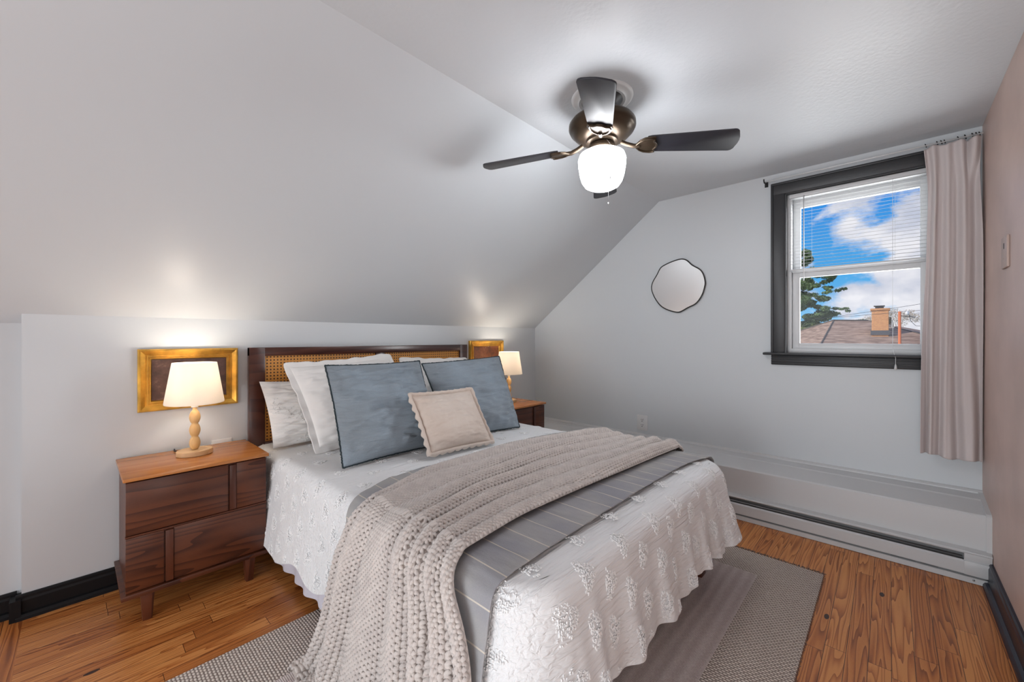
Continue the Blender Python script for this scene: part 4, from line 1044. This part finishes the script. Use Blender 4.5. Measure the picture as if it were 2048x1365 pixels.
# cross-section strips over the bed -------------------------------------
def resample(P, n):
    P = np.array(P, float)
    # Catmull-Rom dense then uniform
    Q = []
    for i in range(len(P) - 1):
        p0 = P[max(i - 1, 0)]; p1 = P[i]; p2 = P[i + 1]; p3 = P[min(i + 2, len(P) - 1)]
        for u in np.linspace(0, 1, 40, endpoint=False):
            Q.append(0.5 * ((2 * p1) + (-p0 + p2) * u + (2 * p0 - 5 * p1 + 4 * p2 - p3) * u * u + (-p0 + 3 * p1 - 3 * p2 + p3) * u ** 3))
    Q.append(P[-1]); Q = np.array(Q)
    d = np.concatenate([[0], np.cumsum(np.linalg.norm(np.diff(Q, axis=0), axis=1))])
    s = np.linspace(0, d[-1], n)
    R = np.stack([np.interp(s, d, Q[:, k]) for k in range(Q.shape[1])], -1)
    T = np.gradient(R, axis=0); T /= np.linalg.norm(T, axis=1)[:, None]
    Nn = np.stack([-T[:, 1], T[:, 0]], -1)
    return R, Nn, s
# striped throw: path (x,z) left hem -> right hem
pathT = [(-2.576, 0.06), (-2.570, 0.2), (-2.558, 0.33), (-2.542, 0.44), (-2.525, 0.53), (-2.497, 0.562), (-2.44, 0.575), (-2.2, 0.582), (-1.765, 0.587), (-1.3, 0.582), (-1.09, 0.575), (-1.035, 0.562), (-1.006, 0.53), (-0.985, 0.42), (-0.96, 0.28), (-0.95, 0.2)]
R_, N_, S_ = resample(pathT, 700)
nv = 150
v = np.linspace(0, 1, nv)[None, :]
S2 = S_[:, None]
onleft = np.clip((-2.50 - R_[:, 0]) / 0.1, 0, 1)[:, None]
yb = -1.125 - 0.10 * np.clip((-2.30 - R_[:, 0]) / 0.25, 0, 1)[:, None] - 0.05 * np.exp(-((R_[:, 1][:, None] - 0.5) / 0.1) ** 2) * onleft
yb = yb - 0.05 * np.clip((R_[:, 0][:, None] + 1.4) / 0.3, 0, 1)
yf = -1.952 - 0.045 * np.exp(-((R_[:, 0][:, None] + 1.0) / 0.2) ** 2) - 0.03 * onleft
Y = yb + (yf - yb) * v
wr = 0.0035 * (vnoise(S2 * 14 + 0 * v, Y * 5, 11) - 0.5) + 0.003 * (vnoise(S2 * 40 + Y * 9, Y * 9, 12) - 0.5) + 0.004
hangT = np.clip((0.5 - R_[:, 1]) / 0.4, 0, 1)[:, None]
wr = wr + hangT * (0.014 * (0.5 + 0.5 * np.sin(2 * math.pi * (Y / 0.26) + 0.6)) + 0.02)
X = R_[:, 0][:, None] + N_[:, 0][:, None] * wr; Z = R_[:, 1][:, None] + N_[:, 1][:, None] * wr
Vt = np.stack([X, Y, Z], -1).reshape(-1, 3); uvT = np.stack([S2 + 0 * v, Y + 0 * S2], -1).reshape(-1, 2)
th = npmesh('striped_throw', Vt, gridF(700, nv), M['throw'], origin=(-1.765, -1.54, 0.58), uv=uvT)
md = th.modifiers.new('s', 'SOLIDIFY'); md.thickness = 0.0025; md.offset = 1
tag(th, 'flat grey linen throw with thin cream lines across the bed foot', 'throw')

# chunky knit blanket
pathK = [(-2.70, 0.026), (-2.66, 0.030), (-2.62, 0.045), (-2.602, 0.10), (-2.588, 0.22), (-2.578, 0.36), (-2.565, 0.47), (-2.543, 0.555), (-2.490, 0.590), (-2.40, 0.598), (-1.765, 0.606), (-1.14, 0.598), (-1.045, 0.585), (-0.990, 0.545), (-0.955, 0.43), (-0.93, 0.30)]
pu, NROW = 0.0180, 70
nu = 1060
R_, N_, S_ = resample(pathK, nu)
s_edge = S_[np.argmin(np.abs(R_[:, 0] + 2.52) + np.abs(R_[:, 1] - 0.575))]
yb1 = np.interp(S_, [0, 0.12, 0.3, 0.55, s_edge - 0.06, s_edge + 0.1, s_edge + 0.35, s_edge + 0.9, s_edge + 1.45, S_[-1]],
                [-1.17, -1.20, -1.25, -1.295, -1.345, -1.31, -1.215, -1.185, -1.30, -1.36])
yf1 = np.interp(S_, [0, 0.2, 0.5, s_edge, s_edge + 0.3, s_edge + 0.9, s_edge + 1.45, S_[-1]],
                [-2.02, -1.99, -1.94, -1.815, -1.79, -1.825, -1.845, -1.82])
ker = np.ones(61) / 61
yb1 = np.convolve(np.pad(yb1, 30, 'edge'), ker, 'valid'); yf1 = np.convolve(np.pad(yf1, 30, 'edge'), ker, 'valid')
def knit_surface(v, lift):
    """v: (nu, m) position across the blanket 0 back .. 1 front; returns points (nu, m, 3)"""
    S2 = S_[:, None] + 0 * v; yb = yb1[:, None]; yf = yf1[:, None]
    hangK = np.clip((s_edge + 0.03 - S2) / 0.5, 0, 1)
    drift = 0.32 * np.sin(2.1 * S2 + 0.5) + 0.16 * np.sin(4.1 * S2 + 5 * v) * np.clip(S2 - 0.3, 0, 1)
    ph = 6.0 * (v + 0.06 * np.sin(2 * math.pi * v + 1.6 * S2)) + drift
    tri = np.abs(np.sin(math.pi * ph))
    amp = 0.021 + 0.009 * np.sin(3.1 * S2 + 9 * v) + 0.024 * hangK ** 0.8
    ridge = tri ** 0.62 + 0.18 * np.abs(np.sin(math.pi * (ph * 1.93 + 0.3))) * (0.15 + 0.85 * hangK)
    edge_t = np.sqrt(np.minimum(np.clip(v / 0.07, 0, 1), np.clip((1 - v) / 0.05, 0, 1)))
    H = amp * ridge * edge_t + 0.006 + lift
    Y = yb + (yf - yb) * v - 0.28 * amp * np.sin(2 * math.pi * ph) * edge_t
    zb2 = R_[:, 1][:, None]
    H = H + 0.02 * np.clip((0.22 - zb2) / 0.2, 0, 1) * np.exp(-(v / 0.12) ** 2)
    X = R_[:, 0][:, None] + N_[:, 0][:, None] * H; Z = R_[:, 1][:, None] + N_[:, 1][:, None] * H
    return np.stack([X, Y, np.maximum(Z, 0.018 + lift)], -1)
# backing layer
vb = np.linspace(0, 1, 240)[None, :] + 0 * S_[:, None]
Pb = knit_surface(vb, -0.0035)
Vs = [Pb.reshape(-1, 3)]; Fs_ = [gridF(nu, 240)]; nbk = nu * 240
# yarn rows: neighbouring rows wave in opposite phase and interlock
kk = np.arange(NROW)[None, :]
phs = 2 * math.pi * S_[:, None] / pu + math.pi * (kk % 2) + 0.5 * vnoise(S_[:, None] * 25 + kk * 0.0, kk * 3.3 + 0 * S_[:, None], 41)
wv = (kk + 0.5 + 0.30 * np.sin(phs)) / NROW
Pc = knit_surface(wv, 0.0)
vmid = (kk + 0.5) / NROW + 0 * S_[:, None]
Pd = knit_surface(vmid + 0.004, 0.0) - knit_surface(vmid - 0.004, 0.0)
Ts = np.gradient(Pc, axis=0)
Nrm = np.cross(Ts, Pd); Nrm /= np.linalg.norm(Nrm, axis=-1, keepdims=True) + 1e-9
outw = np.stack([N_[:, 0], 0 * N_[:, 0], N_[:, 1]], -1)[:, None, :]
sg = np.sign((Nrm * outw).sum(-1, keepdims=True)); Nrm = Nrm * np.where(sg == 0, 1, sg)
Ts /= np.linalg.norm(Ts, axis=-1, keepdims=True) + 1e-9
Bn = np.cross(Ts, Nrm)
Pc = Pc + Nrm * (0.0016 * np.cos(phs))[..., None]
rad = 0.0062 * (1 + 0.12 * np.sin(phs * 2))
SEG = 7
rings = []
for q_ in range(SEG):
    a = 2 * math.pi * q_ / SEG
    rings.append(Pc + (Bn * math.cos(a) + Nrm * math.sin(a) * 0.9) * rad[..., None])
G = np.stack(rings, 2)                      # nu, NROW, SEG, 3
G = G.transpose(1, 0, 2, 3).reshape(-1, 3)  # row major
ia = np.arange(nu - 1)[:, None]; iq = np.arange(SEG)[None, :]; iq2 = (iq + 1) % SEG
f1 = np.stack([ia * SEG + iq, (ia + 1) * SEG + iq, (ia + 1) * SEG + iq2, ia * SEG + iq2], -1).reshape(-1, 4)
fa = (f1[None] + (nbk + np.arange(NROW) * nu * SEG)[:, None, None]).reshape(-1, 4)
kn = npmesh('knit_blanket', np.concatenate(Vs + [G]), [Fs_[0], fa], M['knit'], origin=(-1.765, -1.5, 0.6))
tag(kn, 'chunky taupe knitted blanket lying in folds across the bed, falling to the floor', 'blanket')

# ------------------------------------------------------------------ pillows
def pillow(name, label, cat, BL, BR, TR, TL, T, mat, group=None, n=90, concave=0.05, wr=(6, 0.008), seed=0, flange=0, scallop=0, piping=None, sag=0.3, back=0.6, tufts=0, droop=0.0):
    BL, BR, TR, TL = map(np.array, (BL, BR, TR, TL))
    a = np.sin(np.linspace(-math.pi / 2, math.pi / 2, n)) * 0.6 + np.linspace(-1, 1, n) * 0.4
    A, B = np.meshgrid(a, a, indexing='ij')
    ex = (BR - BL) / np.linalg.norm(BR - BL); ey = ((TL + TR) / 2 - (BL + BR) / 2); ey = ey / np.linalg.norm(ey)
    nrm = np.cross(ex, ey); nrm /= np.linalg.norm(nrm)
    if nrm[1] > 0: nrm = -nrm
    A2 = A * (1 - concave * (1 - B ** 2) * np.abs(A)); B2 = B * (1 - concave * (1 - A ** 2) * np.abs(B))
    u = (A2 + 1) / 2; v = (B2 + 1) / 2
    base = ((1 - u) * (1 - v))[..., None] * BL + (u * (1 - v))[..., None] * BR + (u * v)[..., None] * TR + ((1 - u) * v)[..., None] * TL
    th = T * np.power(np.clip((1 - np.abs(A) ** 2.2) * (1 - np.abs(B) ** 2.2), 0, 1), 0.6) * (1 - sag * B)
    base = base - nrm * 0.0
    ns1 = (vnoise(A * wr[0] * 0.5 + 30 + seed, B * wr[0] * 1.4 + seed * 3, seed) - 0.5) * wr[1] * 2
    ns2 = (vnoise(A * wr[0] * 1.5 + seed, B * wr[0] * 4 + 7, seed + 1) - 0.5) * wr[1]
    em = np.clip((1 - np.maximum(np.abs(A), np.abs(B))) * 6, 0, 1)
    # pulls radiating from the seams
    pull = np.sin(A * 23 + seed) * np.exp(-(1 - np.abs(B)) * 6) + np.sin(B * 21 + seed * 2) * np.exp(-(1 - np.abs(A)) * 6)
    ns3 = pull * wr[1] * 0.45
    front = base + nrm * (th + (ns1 + ns2 + ns3) * em)[..., None]
    backp = base - nrm * (th * back)[..., None]
    Vv = [front.reshape(-1, 3), backp.reshape(-1, 3)]
    F = [gridF(n, n), gridF(n, n, base=n * n)[:, ::-1]]
    nbase = 2 * n * n
    # perimeter of the seam
    per = []
    for i in range(n): per.append((i, 0))
    for j in range(1, n): per.append((n - 1, j))
    for i in range(n - 2, -1, -1): per.append((i, n - 1))
    for j in range(n - 2, 0, -1): per.append((0, j))
    Pp = np.array([base[i, j] for i, j in per]); Ap = np.array([(A[i, j], B[i, j]) for i, j in per])
    cen = base.mean((0, 1))
    if flange or scallop:
        w_ = flange or scallop
        outd = Ap[:, 0:1] * ex * (np.abs(Ap[:, 0:1]) > 0.985) + Ap[:, 1:2] * ey * (np.abs(Ap[:, 1:2]) > 0.985)
        # soften corner directions
        for _ in range(4): outd = (np.roll(outd, 1, 0) + outd + np.roll(outd, -1, 0)) / 3
        m = len(per); k = np.arange(m)
        seg = np.linalg.norm(np.roll(Pp, -1, 0) - Pp, axis=1); sarc = np.cumsum(seg)
        rows = []
        R_n = 7
        for r in range(R_n):
            f = r / (R_n - 1)
            if scallop: wv = w_ * (0.8 + 0.28 * np.abs(np.sin(sarc * math.pi / 0.045)))
            else: wv = w_ * (1 + 0.08 * np.sin(sarc * 40))
            lift = (0.004 if flange else 0.005) * np.sin(sarc * (2 * math.pi / (0.09 if flange else 0.045)) + seed) * f + (0.012 * math.sin(math.pi * f) if scallop else 0)
            rows.append(Pp + outd * (wv * f)[:, None] + nrm * lift[:, None])
        for r in range(R_n):   # back layer for thickness
            pass
        rows_b = [rr_ - nrm * (0.004 + (0.01 * math.sin(math.pi * i_ / (R_n - 1)) if scallop else 0)) for i_, rr_ in enumerate(rows)]
        ringsF = rows + rows_b[::-1]
        Wn = len(ringsF)
        grid = np.stack(ringsF, 1)   # m x Wn x 3
        Vv.append(grid.reshape(-1, 3)); F.append(gridF(m, Wn, base=nbase, closed_u=True)); nbase += m * Wn
    if tufts:
        for _ in range(tufts):
            ci, cj = random.randint(int(n * .12), int(n * .88)), random.randint(int(n * .12), int(n * .88))
            for __ in range(60):
                i_ = int(np.clip(ci + random.gauss(0, 3.2), 3, n - 4)); j_ = int(np.clip(cj + random.gauss(0, 4.0), 3, n - 4))
                c_ = front[i_, j_] + ex * random.uniform(-.003, .003) + ey * random.uniform(-.003, .003)
                q1 = rng.normal(0, 1, (3, 3)); q1, _r = np.linalg.qr(q1)
                Vv.append((iv * (random.uniform(.0013, .002), random.uniform(.003, .006), .0016)) @ q1.T + c_ + nrm * random.uniform(0, .003))
                F.append(iff + nbase); nbase += len(iv)
    F = [f for f in F if f.shape[1] == 4] + [np.concatenate([f for f in F if f.shape[1] == 3])] if tufts else F
    V = np.concatenate(Vv)
    cen0 = (BL + BR) / 2
    o = npmesh(name, V, F, mat, origin=tuple(cen0))
    tag(o, label, cat, group)
    if piping:
        pp = Pp + (Pp - cen) / np.linalg.norm(Pp - cen, axis=1)[:, None] * 0.002
        jit = pp + rng.normal(0, 0.0008, pp.shape)
        MB().tube([tuple(x) for x in jit], 0.0038, 6, closed=True).build('piping', piping, o, smooth=True)
    return o
def P3(x, y, z): return (x, y, z)
zp = 0.580
# sleeping pillow in matching textured sham, far left
p = pillow('bed_pillow', 'white crinkled sham pillow with tufts, leftmost, leaning on the cane headboard', 'pillow',
           (-2.475, -0.27, zp), (-1.86, -0.27, zp), (-1.88, -0.14, 0.90), (-2.505, -0.14, 0.925), 0.075, M['sham'], 'white sleeping pillows', concave=0.04, wr=(7, 0.010), seed=2, sag=0.15, tufts=9)
# two big white euro shams
pillow('euro_pillow', 'large white pillow with flange, left one behind the blue pillow', 'pillow',
       (-2.33, -0.50, zp + 0.02), (-1.77, -0.50, zp + 0.02), (-1.79, -0.24, 1.035), (-2.385, -0.24, 1.00), 0.085, M['euro'], 'white euro pillows', flange=0.032, wr=(5, 0.010), seed=5, sag=0.3)
pillow('euro_pillow', 'large white pillow behind the right blue pillow, only its top edge showing', 'pillow',
       (-1.66, -0.42, zp + 0.02), (-1.08, -0.42, zp + 0.02), (-1.12, -0.22, 0.985), (-1.66, -0.22, 1.005), 0.08, M['euro'], 'white euro pillows', flange=0.032, wr=(5, 0.010), seed=8, sag=0.3)
# slate blue square pillows
pillow('square_pillow', 'slate blue crinkled pillow with dark stitched edge, left of the two', 'pillow',
       (-2.375, -0.865, zp + 0.005), (-1.83, -0.86, zp + 0.005), (-1.765, -0.555, 1.022), (-2.325, -0.555, 1.022), 0.100, M['bluegrey'], 'slate blue pillows', wr=(5, 0.020), seed=11, sag=0.45, piping=M['bluepipe'], concave=0.035)
pillow('square_pillow', 'slate blue pillow with dark stitched edge, right one beside the far lamp', 'pillow',
       (-1.72, -0.80, zp + 0.005), (-1.22, -0.88, zp + 0.005), (-1.125, -0.60, 1.030), (-1.76, -0.575, 1.005), 0.100, M['bluegrey'], 'slate blue pillows', wr=(4, 0.018), seed=15, sag=0.45, piping=M['bluepipe'], concave=0.02)
pillow('throw_pillow', 'small cream pillow with scalloped edge in front of the blue pillows', 'pillow',
       (-2.025, -1.035, zp + 0.032), (-1.655, -1.065, zp + 0.03), (-1.645, -0.885, 0.862), (-2.035, -0.885, 0.868), 0.055, M['cream'], None, wr=(5, 0.006), seed=21, sag=0.3, scallop=0.022, concave=0.04)

# ------------------------------------------------------------------ rug
rug = thing('area_rug', 'taupe woven rug with ribbed centre under the bed', 'rug', (-1.9, -1.62, 0))
rx0, rx1, ry0, ry1 = -3.30, -0.70, -2.405, -0.86
mb = MB()
mb.box(rx0, rx1, ry0, ry1, 0.0005, 0.009, 0.003)
mb.build('border', M['rug_border'], rug, smooth=True, angle=40)
MB().box(-3.0, -0.93, -2.17, -1.13, 0.0085, 0.0105, 0.001).build('centre_panel', M['rug_inner'], rug, smooth=True, angle=40)
mb = MB()
yy = ry0
while yy < ry1:
    l = random.uniform(0.014, 0.032); a = random.uniform(-0.8, 0.8)
    mb.tube([(rx1 - 0.003, yy, 0.006), (rx1 + l * 0.5, yy + a * 0.004, 0.009), (rx1 + l, yy + a * 0.012, 0.003)], 0.0014, 4)
    yy += 0.0042
mb.build('fringe', M['fringe'], rug)
for (ye_, sg) in ((ry1, 1), (ry0, -1)):
    mb = MB(); xx = rx0
    while xx < rx1:
        mb.tube([(xx, ye_ - 0.002 * sg, 0.005), (xx + 0.002, ye_ + sg * random.uniform(0.002, 0.006), 0.003)], 0.0013, 4)
        xx += 0.009
    mb.build('edge_stitching', M['fringe'], rug)

# ------------------------------------------------------------------ outside
hs = thing('neighbour_house', 'neighbouring house with brown hipped shingle roof and brick chimney', 'house', (13.5, -2.2, -3.0))
# ridge ends, eave corners (x depth, y, z)
RA = (13.0, -1.35, 1.72); RB = (14.6, -2.75, 1.70)
EFL = (8.0, -1.0, -0.2); EFR = (8.0, -7.0, -0.2); EBL = (16.5, 3.0, 0.35); EBR = (16.5, -8.0, 0.2)
def facemesh(name, faces, mat, parent, thick=0.0):
    V = []; F3 = []; F4 = []
    for f in faces:
        b0 = len(V); V += list(f)
        (F3 if len(f) == 3 else F4).append(list(range(b0, b0 + len(f))))
    Fs = []
    if F4: Fs.append(np.array(F4))
    if F3: Fs.append(np.array(F3))
    return npmesh(name, np.array(V), Fs, mat, parent, smooth=False)
RB2 = (13.4, -2.15, 1.70)
facemesh('roof', [(EFL, EFR, RB2, RA), (EBL, EFL, RA), (RA, RB2, EBR, EBL), (EFR, EBR, RB2)], M['shingle'], hs)
mb = MB(); mb.tube([RA, RB2], 0.028, 8); mb.tube([RA, EFL], 0.02, 8); mb.tube([RB2, EFR], 0.02, 8); mb.tube([RA, EBL], 0.03, 8)
mb.build('ridge_cap', M['ridge'], hs)
mb = MB(); mb.hexa([(8.4, -6.8, -3), (16.2, -7.6, -3), (16.2, 2.7, -3), (8.4, -1.2, -3), (8.4, -6.8, -0.1), (16.2, -7.6, 0.2), (16.2, 2.7, 0.2), (8.4, -1.2, -0.1)])
mb.build('wall', M['stucco'], hs)
cy0, cy1 = -2.62, -2.27
ch_ = MB(); ch_.box(12.0, 12.42, cy0, cy1, 1.0, 1.955, 0.01); ch_.box(11.97, 12.45, cy0 - 0.03, cy1 + 0.03, 1.93, 1.99, 0.01)
chim = ch_.build('chimney', M['brick'], hs)
mb = MB(); mb.box(12.08, 12.34, cy0 + 0.10, cy1 - 0.07, 1.98, 2.04); mb.box(12.02, 12.40, cy0 + 0.08, cy1 - 0.04, 2.055, 2.07); mb.tube([(12.1, cy0 + .12, 2.03), (12.1, cy0 + .12, 2.06)], 0.01, 6)
mb.build('chimney_cap', M['roofdark'], chim)
MB().box(11.97, 12.45, cy0 - 0.02, cy1 + 0.02, 1.25, 1.375).build('flashing', M['roofdark'], chim)

def foliage(name, mat, centers, n, leaf, parent=None, origin=(0, 0, 0), seed=1):
    r = np.random.default_rng(seed); V = []; k = 0
    allc = []
    wts = np.array([c[3] * c[4] for c in centers]); wts = wts / wts.sum()
    ids = r.choice(len(centers), n, p=wts)
    for i in ids:
        cx_, cy_, cz_, rx_, rz_ = centers[i]
        d = r.normal(0, 1, 3); d /= np.linalg.norm(d); rad = r.random() ** 0.4
        c = np.array((cx_, cy_, cz_)) + d * (rx_, rx_, rz_) * rad
        a = r.normal(0, 1, 3); a /= np.linalg.norm(a); b = np.cross(a, r.normal(0, 1, 3)); b /= np.linalg.norm(b)
        l = leaf * r.uniform(0.6, 1.3)
        V += [c - a * l, c + b * l * 0.35, c + a * l, c - b * l * 0.35]
    F = np.arange(len(V)).reshape(-1, 4)
    return npmesh(name, np.array(V), F, mat, parent, origin if parent is None else None, smooth=False)
tr = thing('conifer_tree', 'tall evergreen tree behind the roof at the window left', 'tree', (19.5, 0.2, -3.0))
cs = []
rr = np.random.default_rng(4)
K = (19.5 + 3.185) / (17.0 + 3.185)
def back(y_, z_): return -2.64 + (y_ + 2.64) * K, 1.16 + (z_ - 1.16) * K
for (y_, z_, r1_, r2_, n_) in ((-0.55, 3.45, 0.42, 0.20, 7), (-0.95, 3.10, 0.40, 0.12, 7), (-0.55, 2.78, 0.5, 0.2, 7), (-0.3, 2.45, 0.55, 0.22, 8), (-1.25, 2.30, 0.30, 0.10, 6), (-0.95, 2.08, 0.5, 0.14, 9), (-0.5, 1.85, 0.6, 0.2, 9), (-0.2, 3.9, 0.5, 0.4, 6), (0.4, 3.2, 0.9, 0.5, 9), (0.4, 2.2, 1.0, 0.6, 12), (0.1, 1.5, 0.9, 0.3, 12), (0, 4.4, 0.4, 0.4, 5)):
    yy_, zz_ = back(y_, z_)
    for _ in range(n_):
        cs.append((19.5 + rr.normal(0, 0.25), yy_ + rr.normal(0, r1_ * 0.55), zz_ + rr.normal(0, r2_ * 0.7), r1_ * 0.36, r2_ * 0.5))
foliage('foliage', M['evergreen'], cs, 42000, 0.055, tr, seed=2)
ty_, tz_ = back(0.1, 4.4)
MB().tube([(19.5, ty_, -3), (19.5, ty_, tz_)], 0.14, 8, rf=lambda f: 1 - 0.8 * f).build('trunk', M['bark'], tr)
sh = thing('shrub', 'yellow-green leafy shrub at the left foot of the evergreen outside', 'shrub', (17.6, -0.2, -3))
foliage('foliage', M['shrubleaf'], [(17.6 + rr.normal(0, .2), -0.5 + rr.normal(0, .3), 1.45 + rr.normal(0, .12), .24, .15) for _ in range(16)], 5000, 0.04, sh, seed=6)
MB().tube([(17.6, -0.3, -3), (17.6, -0.4, 1.3)], 0.06, 8).build('trunk', M['bark'], sh)
bt = thing('bare_tree', 'pale bare tree crowns beyond the roof ridge', 'tree', (24.0, -3.5, -3))
foliage('crown', M['bare'], [(24 + rr.normal(0, .4), -2.5 + rr.normal(0, .7), 2.15 + rr.normal(0, .18), .35, .22) for _ in range(18)], 5000, 0.03, bt, seed=9)
MB().tube([(24, -2.6, -3), (24, -2.6, 2.2)], 0.1, 8).build('trunk', M['bark'], bt)
hd = thing('hedge_tree', 'dark green low tree line along the far roof slope', 'hedge', (21.5, -1.2, -3))
foliage('foliage', M['evergreen'], [(21.5 + rr.normal(0, .1), 0.0 - 0.17 * i_, 1.62 + 0.036 * i_ + rr.normal(0, .02), .22, .10) for i_ in range(11)], 3500, 0.04, hd, seed=12)
MB().tube([(21.5, -0.8, -3), (21.5, -0.8, 1.6)], 0.08, 8).build('trunk', M['bark'], hd)

def PB(x, y, z, X=7.3):
    k = (X + 3.185) / (x + 3.185); return (X, -2.64 + (y + 2.64) * k, 1.16 + (z - 1.16) * k)
pole = thing('utility_pole', 'orange-brown utility pole with cross arm right of the chimney', 'utility pole', PB(11.5, -2.78, -4.8))
MB().tube([PB(11.5, -2.83, -4.8), PB(11.5, -2.83, 1.86)], 0.022, 10).build('shaft', M['pole'], pole, smooth=True)
MB().tube([PB(11.5, -2.83, 1.75), PB(11.5, -3.12, 1.70)], 0.007, 6).build('cross_arm', M['wire'], pole)
MB().tube([PB(11.5, -2.89, 1.80), PB(11.5, -3.0, 1.78), PB(11.5, -3.04, 1.6), PB(11.5, -3.13, 1.48), PB(11.5, -3.35, 1.46)], 0.004, 6).build('service_drop', M['wire'], pole)
p_ = PB(11.5, -2.97, 1.80)
MB().lathe([(0.018, p_[2] - .03), (0.028, p_[2] - .02), (0.028, p_[2] + 0.03), (0.012, p_[2] + .04)], p_[0], p_[1], 12).build('insulator', M['vinyl'], pole, smooth=True)
for (X_, ya, za, yb_, zb_, lb) in ((7.3, 1.5, 1.42, -3.9, 2.14, 'upper black overhead wire crossing in front of the chimney'), (7.3, 1.5, 1.66, -3.9, 1.92, 'lower thin overhead wire crossing in front of the evergreen')):
    pts_ = [PB(11.3, ya + (yb_ - ya) * k / 16, za + (zb_ - za) * k / 16 - 0.06 * math.sin(math.pi * k / 16), X_) for k in range(17)]
    o = MB().tube(pts_, 0.0035, 6).build('overhead_wire', M['wire'])
    tag(o, lb, 'wire', 'overhead wires')
gr = MB(); gr.box(0.5, 80, -40, 40, -3.2, -3.0)
g_ = gr.build('lawn', plain('lawn', (96, 110, 62), 0.95, var=(2, .2))); g_['kind'] = 'structure'
